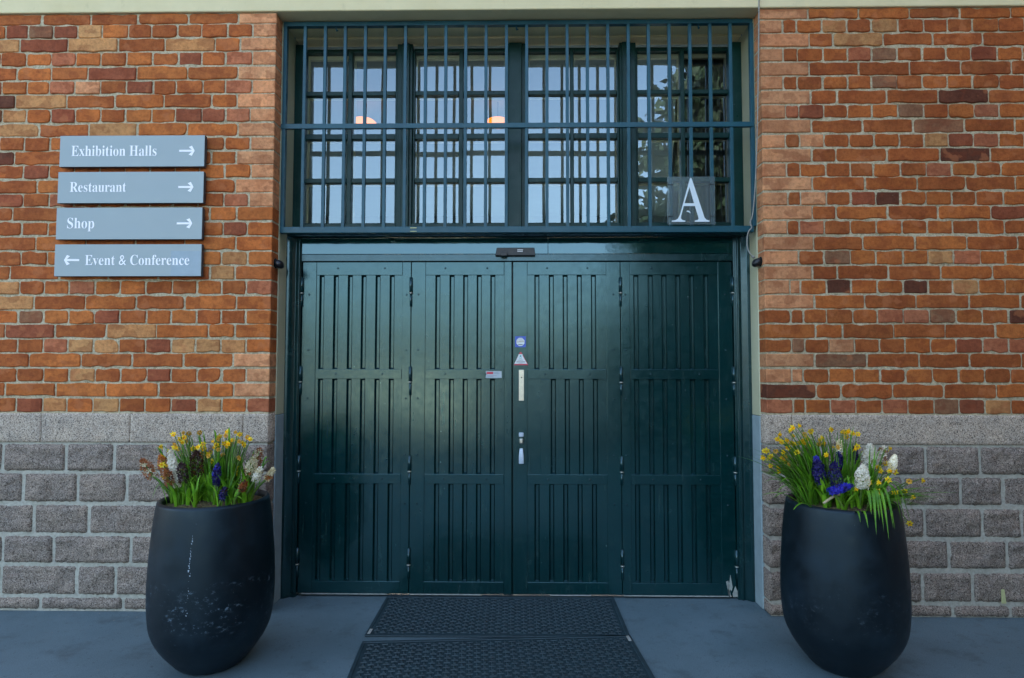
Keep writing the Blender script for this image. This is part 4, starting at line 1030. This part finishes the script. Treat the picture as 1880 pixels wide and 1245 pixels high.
def daffodil(c, zs, rim, px, py, dy, lab, group, col='yellow', nleaf=3, face=None, leafdir=None, spread=1.0, noroot=False, rootk=.62):
    y = c.y+dy; head = at(px, py, y); root = Vector((c.x+(head.x-c.x)*rootk, c.y+dy*.75, zs+.004)); off = Vector((root.x-c.x, root.y-c.y, 0))
    if off.length > rim*.84: root = Vector((c.x, c.y, zs+.004))+off.normalized()*rim*.84
    E_ = empty('daffodil', tuple(root), lab, 'daffodil', group)
    d = head-root; mid = root+Vector((d.x*.3, d.y*.3, max(.04, d.z*.75)))
    fdir = face or Vector((rnd.uniform(-.8, .8), -rnd.uniform(.5, 1), rnd.uniform(-.45, .25))).normalized()
    neck = head-fdir*.012
    m = MB(); m.tube(bez(root, mid, neck, 9), [.0026]*8+[.0022, .0019], 6); m.build('stem', M['stem'], E_, smooth=True)
    m = MB(); sz = rnd.uniform(.0155, .0205)
    a = fdir.orthogonal().normalized(); a.rotate(Matrix.Rotation(rnd.uniform(0, 6.28), 3, fdir)); b = fdir.cross(a)
    wth = col == 'witheredyellow'
    for k in range(6):
        th = math.pi*k/3; dd = a*math.cos(th)+b*math.sin(th); s_ = fdir.cross(dd); fold = rnd.uniform(-.15, .35) if not wth else rnd.uniform(.5, 1.1)
        p0 = head+dd*.002; p1 = head+dd*sz*.5+fdir*sz*.12*(1+fold); p2 = head+dd*sz*(1-.3*fold)+fdir*sz*fold*.7
        i = len(m.v); m.v += [tuple(p0), tuple(p1-s_*sz*.3), tuple(p2), tuple(p1+s_*sz*.3)]; m.f.append((i, i+1, i+2, i+3)); m.mi.append(0)
    n = 8; rr = [(.0028, 0), (.0042, .004), (.0046, .009), (.0060, .0115)]; i0 = len(m.v)
    for r_, q in rr: m.v += [tuple(head+fdir*q+(a*math.cos(2*math.pi*j/n)+b*math.sin(2*math.pi*j/n))*r_*(sz/.0145)) for j in range(n)]
    for k in range(3):
        for j in range(n): j2 = (j+1) % n; m.f.append((i0+k*n+j, i0+k*n+j2, i0+(k+1)*n+j2, i0+(k+1)*n+j)); m.mi.append(1)
    m.build('flower', [M[col], M['orange'] if not wth else M[col]], E_)
    if nleaf:
        m = MB()
        for k in range(nleaf):
            o_ = Vector((d.x, d.y, 0))*rnd.uniform(.6, 1.5)*spread+Vector((rnd.uniform(-.05, .05), rnd.uniform(-.05, .05), 0))
            if leafdir: o_ += Vector(leafdir)*rnd.uniform(.6, 1.2)
            hh = max(.10, d.z*rnd.uniform(.7, 1.08)); b0 = root+Vector((rnd.uniform(-.012, .012), rnd.uniform(-.012, .012), 0))
            if leafdir: hh = rnd.uniform(.02, .10)
            b2 = b0+o_+Vector((0, 0, hh)); b1 = b0+o_*.25+Vector((0, 0, max(hh*.8, .09 if leafdir else 0)))
            sdv = Vector((-o_.y, o_.x, 0)); sdv = sdv.normalized() if sdv.length > 1e-4 else Vector((1, 0, 0))
            sdv = (sdv+Vector((rnd.uniform(-.8, .8), rnd.uniform(-.8, .8), 0))).normalized()
            m.ribbon(bez(b0, b1, b2, 9), rnd.uniform(.006, .010), sdv, .5)
        m.build('leaves', M['grass'], E_, smooth=True)
    return E_
rim1, rim2 = .88*r1-.022, .88*r2-.022
GL, GRp = 'hyacinths in the left planter', 'hyacinths in the right planter'
HL = [(271, 860, -.05, ('brown', 'ivory'), .095, .062, 'withered rust brown hyacinth leaning out at the left of the left planter', True, 5),
      (301, 856, .00, ('brown', 'orange'), .11, .058, 'withered brown hyacinth just left of the tall white one', True, 4),
      (309, 876, -.14, ('brown', 'darkbrown'), .07, .05, 'small withered brown head low under the tall white hyacinth', True, 3),
      (319, 861, -.10, ('cream', 'cream'), .165, .058, 'tall white hyacinth in full bloom in the left planter', False, 4),
      (335, 868, -.12, ('purplebrown', 'darkbrown'), .085, .058, 'faded purple brown hyacinth right beside the tall white one', True, 3),
      (361, 851, -.06, ('darkbrown', 'brown'), .11, .072, 'large dark brown withered hyacinth in the middle of the left planter', True, 4),
      (398, 871, -.12, ('violet', 'brightblue'), .095, .048, 'deep blue violet hyacinth in the left planter', False, 5),
      (411, 906, -.20, ('violet', 'darkbrown'), .06, .036, 'small dark blue hyacinth drooping on the left planter soil', True, 2),
      (473, 839, .03, ('brown', 'ivory'), .075, .06, 'withered brown hyacinth highest at the right of the left planter', True, 4),
      (462, 857, -.04, ('ivory', 'brown'), .085, .062, 'half faded white and brown hyacinth at the right of the left planter', True, 4),
      (474, 872, -.09, ('cream', 'ivory'), .06, .046, 'small ragged white hyacinth low at the right of the left planter', False, 3),
      (495, 871, -.05, ('ivory', 'brown'), .06, .042, 'pale brown hyacinth leaning past the right rim of the left planter', True, 5),
      (447, 893, -.15, ('brown', 'darkbrown'), .045, .036, 'tiny withered brown head near the soil of the left planter', True, 2)]
for px, py, dy, col, H, Wd, lab, wi, nl in HL: hyacinth(pot1, pc1, zs1, rim1, px, py, dy, col, H, Wd, lab, GL, nl, withered=wi, leafH=.13)
HR = [(1503, 864, -.08, ('violet', 'brightblue'), .12, .066, 'dark blue violet hyacinth, leftmost in the right planter', False, 4),
      (1534, 874, -.12, ('violet', 'purplebrown'), .12, .066, 'dark purple hyacinth, second from the left in the right planter', True, 4),
      (1540, 846, .02, ('violet', 'violet'), .07, .05, 'navy hyacinth tucked behind the two dark ones in the right planter', False, 3),
      (1568, 834, .06, ('violet', 'violet'), .065, .05, 'dark navy hyacinth at the back of the right planter', False, 3),
      (1541, 823, .05, ('ivory', 'cream'), .06, .042, 'cream budding hyacinth at the top of the right planter', False, 4),
      (1596, 838, .04, ('cream', 'ivory'), .11, .08, 'broad cream hyacinth at the back of the right planter', False, 5),
      (1583, 876, -.13, ('cream', 'cream'), .10, .075, 'bright white hyacinth at the front of the right planter', False, 4),
      (1620, 835, .06, ('cream', 'brown'), .075, .05, 'fading white and brown hyacinth behind the cream one', True, 3),
      (1639, 851, .00, ('cream', 'ivory'), .075, .048, 'white hyacinth farthest right in the right planter', False, 4)]
for px, py, dy, col, H, Wd, lab, wi, nl in HR: hyacinth(pot2, pc2, zs2, rim2, px, py, dy, col, H, Wd, lab, GRp, nl, withered=wi, leafH=.15)
hyacinth(pot2, pc2, zs2, rim2, 1544, 897, -.20, ('brightblue', 'violet'), .095, .05, 'bright blue hyacinth lying flopped over the front soil', GRp, 3, lean=(1, -.2, .35), withered=False, leafH=.12)
# daffodils: flower positions read from the photo
DL = [(296, 841), (297, 820), (312, 828), (318, 797), (322, 815), (331, 806), (338, 803), (345, 811), (347, 795), (335, 835), (322, 822), (355, 824), (365, 821), (366, 794), (373, 815), (352, 840), (380, 835), (387, 830), (384, 838), (393, 810), (402, 806), (403, 801), (412, 814), (415, 800), (423, 811), (428, 807), (421, 817), (434, 794), (440, 797), (447, 812), (455, 803), (460, 806), (424, 843), (433, 857), (436, 868), (441, 840), (329, 853), (408, 834), (395, 822), (418, 793)]
DL += [(x+rnd.uniform(-9, 9), y+rnd.uniform(-2, 16)) for x, y in DL[::2]]
for k, (px, py) in enumerate(DL):
    wi = rnd.random() < .42
    daffodil(pc1, zs1, rim1, px, py, rnd.uniform(-.05, .15), 'withered yellow miniature daffodil in the left planter' if wi else 'yellow miniature daffodil in the left planter', 'withered daffodils in the left planter' if wi else 'yellow daffodils in the left planter', 'witheredyellow' if wi else 'yellow', 3 if k % 2 else 2, spread=.6)
DR = [(1403, 828), (1400, 841), (1415, 837), (1415, 855), (1428, 860), (1430, 797), (1427, 806), (1424, 828), (1437, 830), (1441, 840), (1436, 843), (1446, 852), (1449, 790), (1455, 800), (1452, 813), (1458, 815), (1447, 822), (1466, 782), (1463, 830), (1470, 812), (1473, 808), (1478, 798), (1484, 818), (1482, 806), (1489, 789), (1474, 852), (1508, 804), (1511, 812), (1503, 815), (1516, 835), (1528, 820), (1525, 789), (1547, 793), (1554, 802), (1565, 796), (1575, 797), (1574, 820), (1568, 824), (1571, 843), (1586, 830), (1632, 823), (1626, 851), (1632, 864), (1642, 866), (1613, 858), (1615, 864), (1631, 881), (1612, 886), (1595, 886), (1570, 898), (1586, 901), (1612, 903), (1643, 904), (1669, 884), (1693, 882), (1661, 902), (1675, 912), (1638, 943), (1670, 961)]
DR += [(x+rnd.uniform(-9, 9), y+rnd.uniform(-6, 9)) for x, y in DR[:36:2]]
for k, (px, py) in enumerate(DR):
    lo = py > 878; wi = rnd.random() < .14
    dy = rnd.uniform(-.06, .14) if not lo else rnd.uniform(-.20, -.04)
    if lo and px > 1650: dy = rnd.uniform(-.12, .04)
    daffodil(pc2, zs2, rim2, px, py, dy, 'withered yellow miniature daffodil in the right planter' if wi else 'yellow miniature daffodil in the right planter', 'withered daffodils in the right planter' if wi else 'yellow daffodils in the right planter', 'witheredyellow' if wi else 'yellow', 6 if px < 1500 else 4, spread=.95 if px < 1500 else .6,
             leafdir=(.14, -.05, 0) if (lo and px > 1590) else None, rootk=.5 if px < 1500 else .62)
# long drooping leaves over the rims
def leaf_clump(c, zs, rim, tips, lab, cat='leaves'):
    r0 = tips[0]; E_ = None; m = MB(); roots = []
    for (rx, ry, tx, ty, dyr, dyt, hump) in tips:
        a = at(rx, ry, c.y+dyr); b = at(tx, ty, c.y+dyt); a.z = max(a.z, zs)
        off = Vector((a.x-c.x, a.y-c.y, 0))
        if off.length > rim*.95: q = off.normalized()*rim*.95; a = Vector((c.x+q.x, c.y+q.y, zs))
        mid = (a+b)/2; mid.z = max(a.z, b.z)+hump; sdv = Vector((-(b-a).y, (b-a).x, 0)).normalized()
        m.ribbon(bez(a, mid, b, 12), rnd.uniform(.010, .015), sdv, .4); roots.append(a)
    return tag(m.build('daffodil_leaves', M['grass'], origin=tuple(roots[0]), smooth=True), lab, cat)
leaf_clump(pc2, zs2, rim2, [(1570, 910, 1580, 960, -.22, -.31, .07), (1580, 910, 1594, 970, -.22, -.32, .08), (1600, 908, 1609, 982, -.2, -.33, .09), (1602, 908, 1623, 976, -.2, -.31, .10), (1610, 908, 1632, 992, -.19, -.33, .10), (1612, 905, 1643, 972, -.17, -.28, .10), (1615, 905, 1640, 970, -.17, -.3, .1), (1620, 900, 1656, 962, -.13, -.2, .10), (1620, 900, 1664, 966, -.12, -.2, .10), (1625, 898, 1672, 963, -.1, -.18, .11), (1625, 895, 1680, 950, -.06, -.12, .10), (1625, 895, 1668, 925, 0, -.05, .08), (1630, 893, 1672, 905, .05, .02, .06), (1600, 905, 1615, 955, -.2, -.3, .08), (1590, 908, 1600, 945, -.2, -.3, .07)],
           'long green leaves hanging over the front right rim of the right planter')
leaf_clump(pc2, zs2, rim2, [(1470, 895, 1394, 912, -.08, -.12, .05), (1465, 895, 1402, 887, -.05, -.02, .07), (1465, 892, 1405, 872, 0, .05, .08), (1470, 895, 1408, 865, 0, .06, .09), (1470, 897, 1420, 915, -.1, -.16, .07), (1475, 900, 1456, 937, -.15, -.25, .05), (1468, 895, 1398, 853, .02, .08, .06), (1470, 895, 1430, 890, -.1, -.15, .09), (1472, 892, 1413, 880, .0, .02, .10), (1475, 895, 1440, 870, .0, .02, .10), (1478, 897, 1425, 905, -.1, -.2, .09)],
           'thin green leaves fanning out over the left rim of the right planter')
leaf_clump(pc1, zs1, rim1, [(305, 905, 279, 918, -.08, -.12, .10), (305, 905, 283, 823, 0, .06, .04), (470, 900, 500, 850, 0, .06, .05), (475, 898, 494, 842, 0, .05, .05), (420, 905, 445, 918, -.2, -.23, .04), (420, 900, 420, 785, .03, .05, .02), (425, 900, 441, 790, .05, .06, .02), (300, 905, 272, 880, -.05, -.1, .05), (350, 905, 345, 800, .05, .05, .02), (400, 905, 392, 790, .08, .1, .02), (380, 905, 371, 800, .1, .1, .02), (360, 905, 335, 810, .08, .1, .02), (440, 900, 452, 815, .08, .1, .02)],
           'green leaves rising and spilling from the left planter')
# broad green leaf tufts filling the planters
def tuft(c, zs, rim, k0, n, group, where):
    for k in range(n):
        th = 2*math.pi*(k+rnd.random()*.5)/n; rr_ = rim*rnd.uniform(.15, .78); p = Vector((c.x+rr_*math.cos(th), c.y+rr_*math.sin(th), zs+.01)); m = MB()
        for j in range(rnd.randint(5, 8)):
            a = rnd.uniform(0, 6.28); o_ = Vector((math.cos(a), math.sin(a), 0)); Lh = rnd.uniform(.08, .215)*(1.1 if p.y > c.y else .8); out = rnd.uniform(.015, .09)
            m.ribbon(bez(p+o_*.006, p+o_*out*.25+Vector((0, 0, Lh*.75)), p+o_*out+Vector((0, 0, Lh)), 8), rnd.uniform(.008, .019), Vector((-o_.y, o_.x, 0)), .5)
        tag(m.build('leaf_tuft', M['strap'] if rnd.random() < .6 else M['grass'], origin=tuple(p), smooth=True), 'tuft of broad green bulb leaves among the flowers of the '+where+' planter', 'leaves', group)
tuft(pc1, zs1, rim1, 0, 40, 'leaf tufts in the left planter', 'left'); tuft(pc2, zs2, rim2, 0, 30, 'leaf tufts in the right planter', 'right')
# fallen pale stem in the right pot
m = MB(); a, b = at(1512, 924, pc2.y-.2), at(1542, 908, pc2.y-.17); m.tube([a, (a+b)/2+Vector((0, 0, .006)), b], [.006, .006, .005], 8)
tag(m.build('fallen_stem', M['ivory'], origin=tuple(a), smooth=True), 'pale cut stem lying on the soil of the right planter', 'stem')

# ------------------------------------------------------------------ unseen evergreen tree added as the dark mass mirrored in the paint and panes
TC = Vector((4.9, -8.6, 0))
tr = empty('added_tree', tuple(TC), 'dense dark evergreen tree added out of view to darken the door reflections', 'tree')
m = MB(); m.tube([TC, TC+Vector((.05, .05, 1.2)), TC+Vector((-.05, .1, 3)), TC+Vector((0, 0, 7))], [.24, .19, .14, .04], 12)
for k in range(12):
    z = .9+k*.5; th = k*2.4; L_ = 1.9*(1-k/15); m.tube([TC+Vector((0, 0, z)), TC+Vector((math.cos(th)*L_*.6, math.sin(th)*L_*.6, z+.35)), TC+Vector((math.cos(th)*L_, math.sin(th)*L_, z+.5))], [.07, .045, .015], 7)
m.build('trunk', M['bark'], tr, smooth=True)
m = MB(); cl = []
for k in range(430):
    z = .25+8.8*rnd.random()**1.1; rmax = 3.45*(1-(z/10.4))**.5; th = rnd.uniform(0, 6.28); r_ = rmax*math.sqrt(rnd.random()); cl.append((TC+Vector((r_*math.cos(th), r_*math.sin(th), z)), rnd.uniform(.4, .7)))
for c, s_ in cl:
    for q in range(80):
        d = Vector((rnd.gauss(0, 1), rnd.gauss(0, 1), rnd.gauss(0, .8))).normalized()*s_*rnd.random()**.4; p = c+d; p.z = max(p.z, .05)
        a = Vector((rnd.gauss(0, 1), rnd.gauss(0, 1), rnd.gauss(0, 1))).normalized(); b = a.orthogonal().normalized(); l_ = rnd.uniform(.09, .17)
        m.quad([p-a*l_, p-b*l_*.45, p+a*l_, p+b*l_*.45])
m.build('crown', M['needle'], tr)
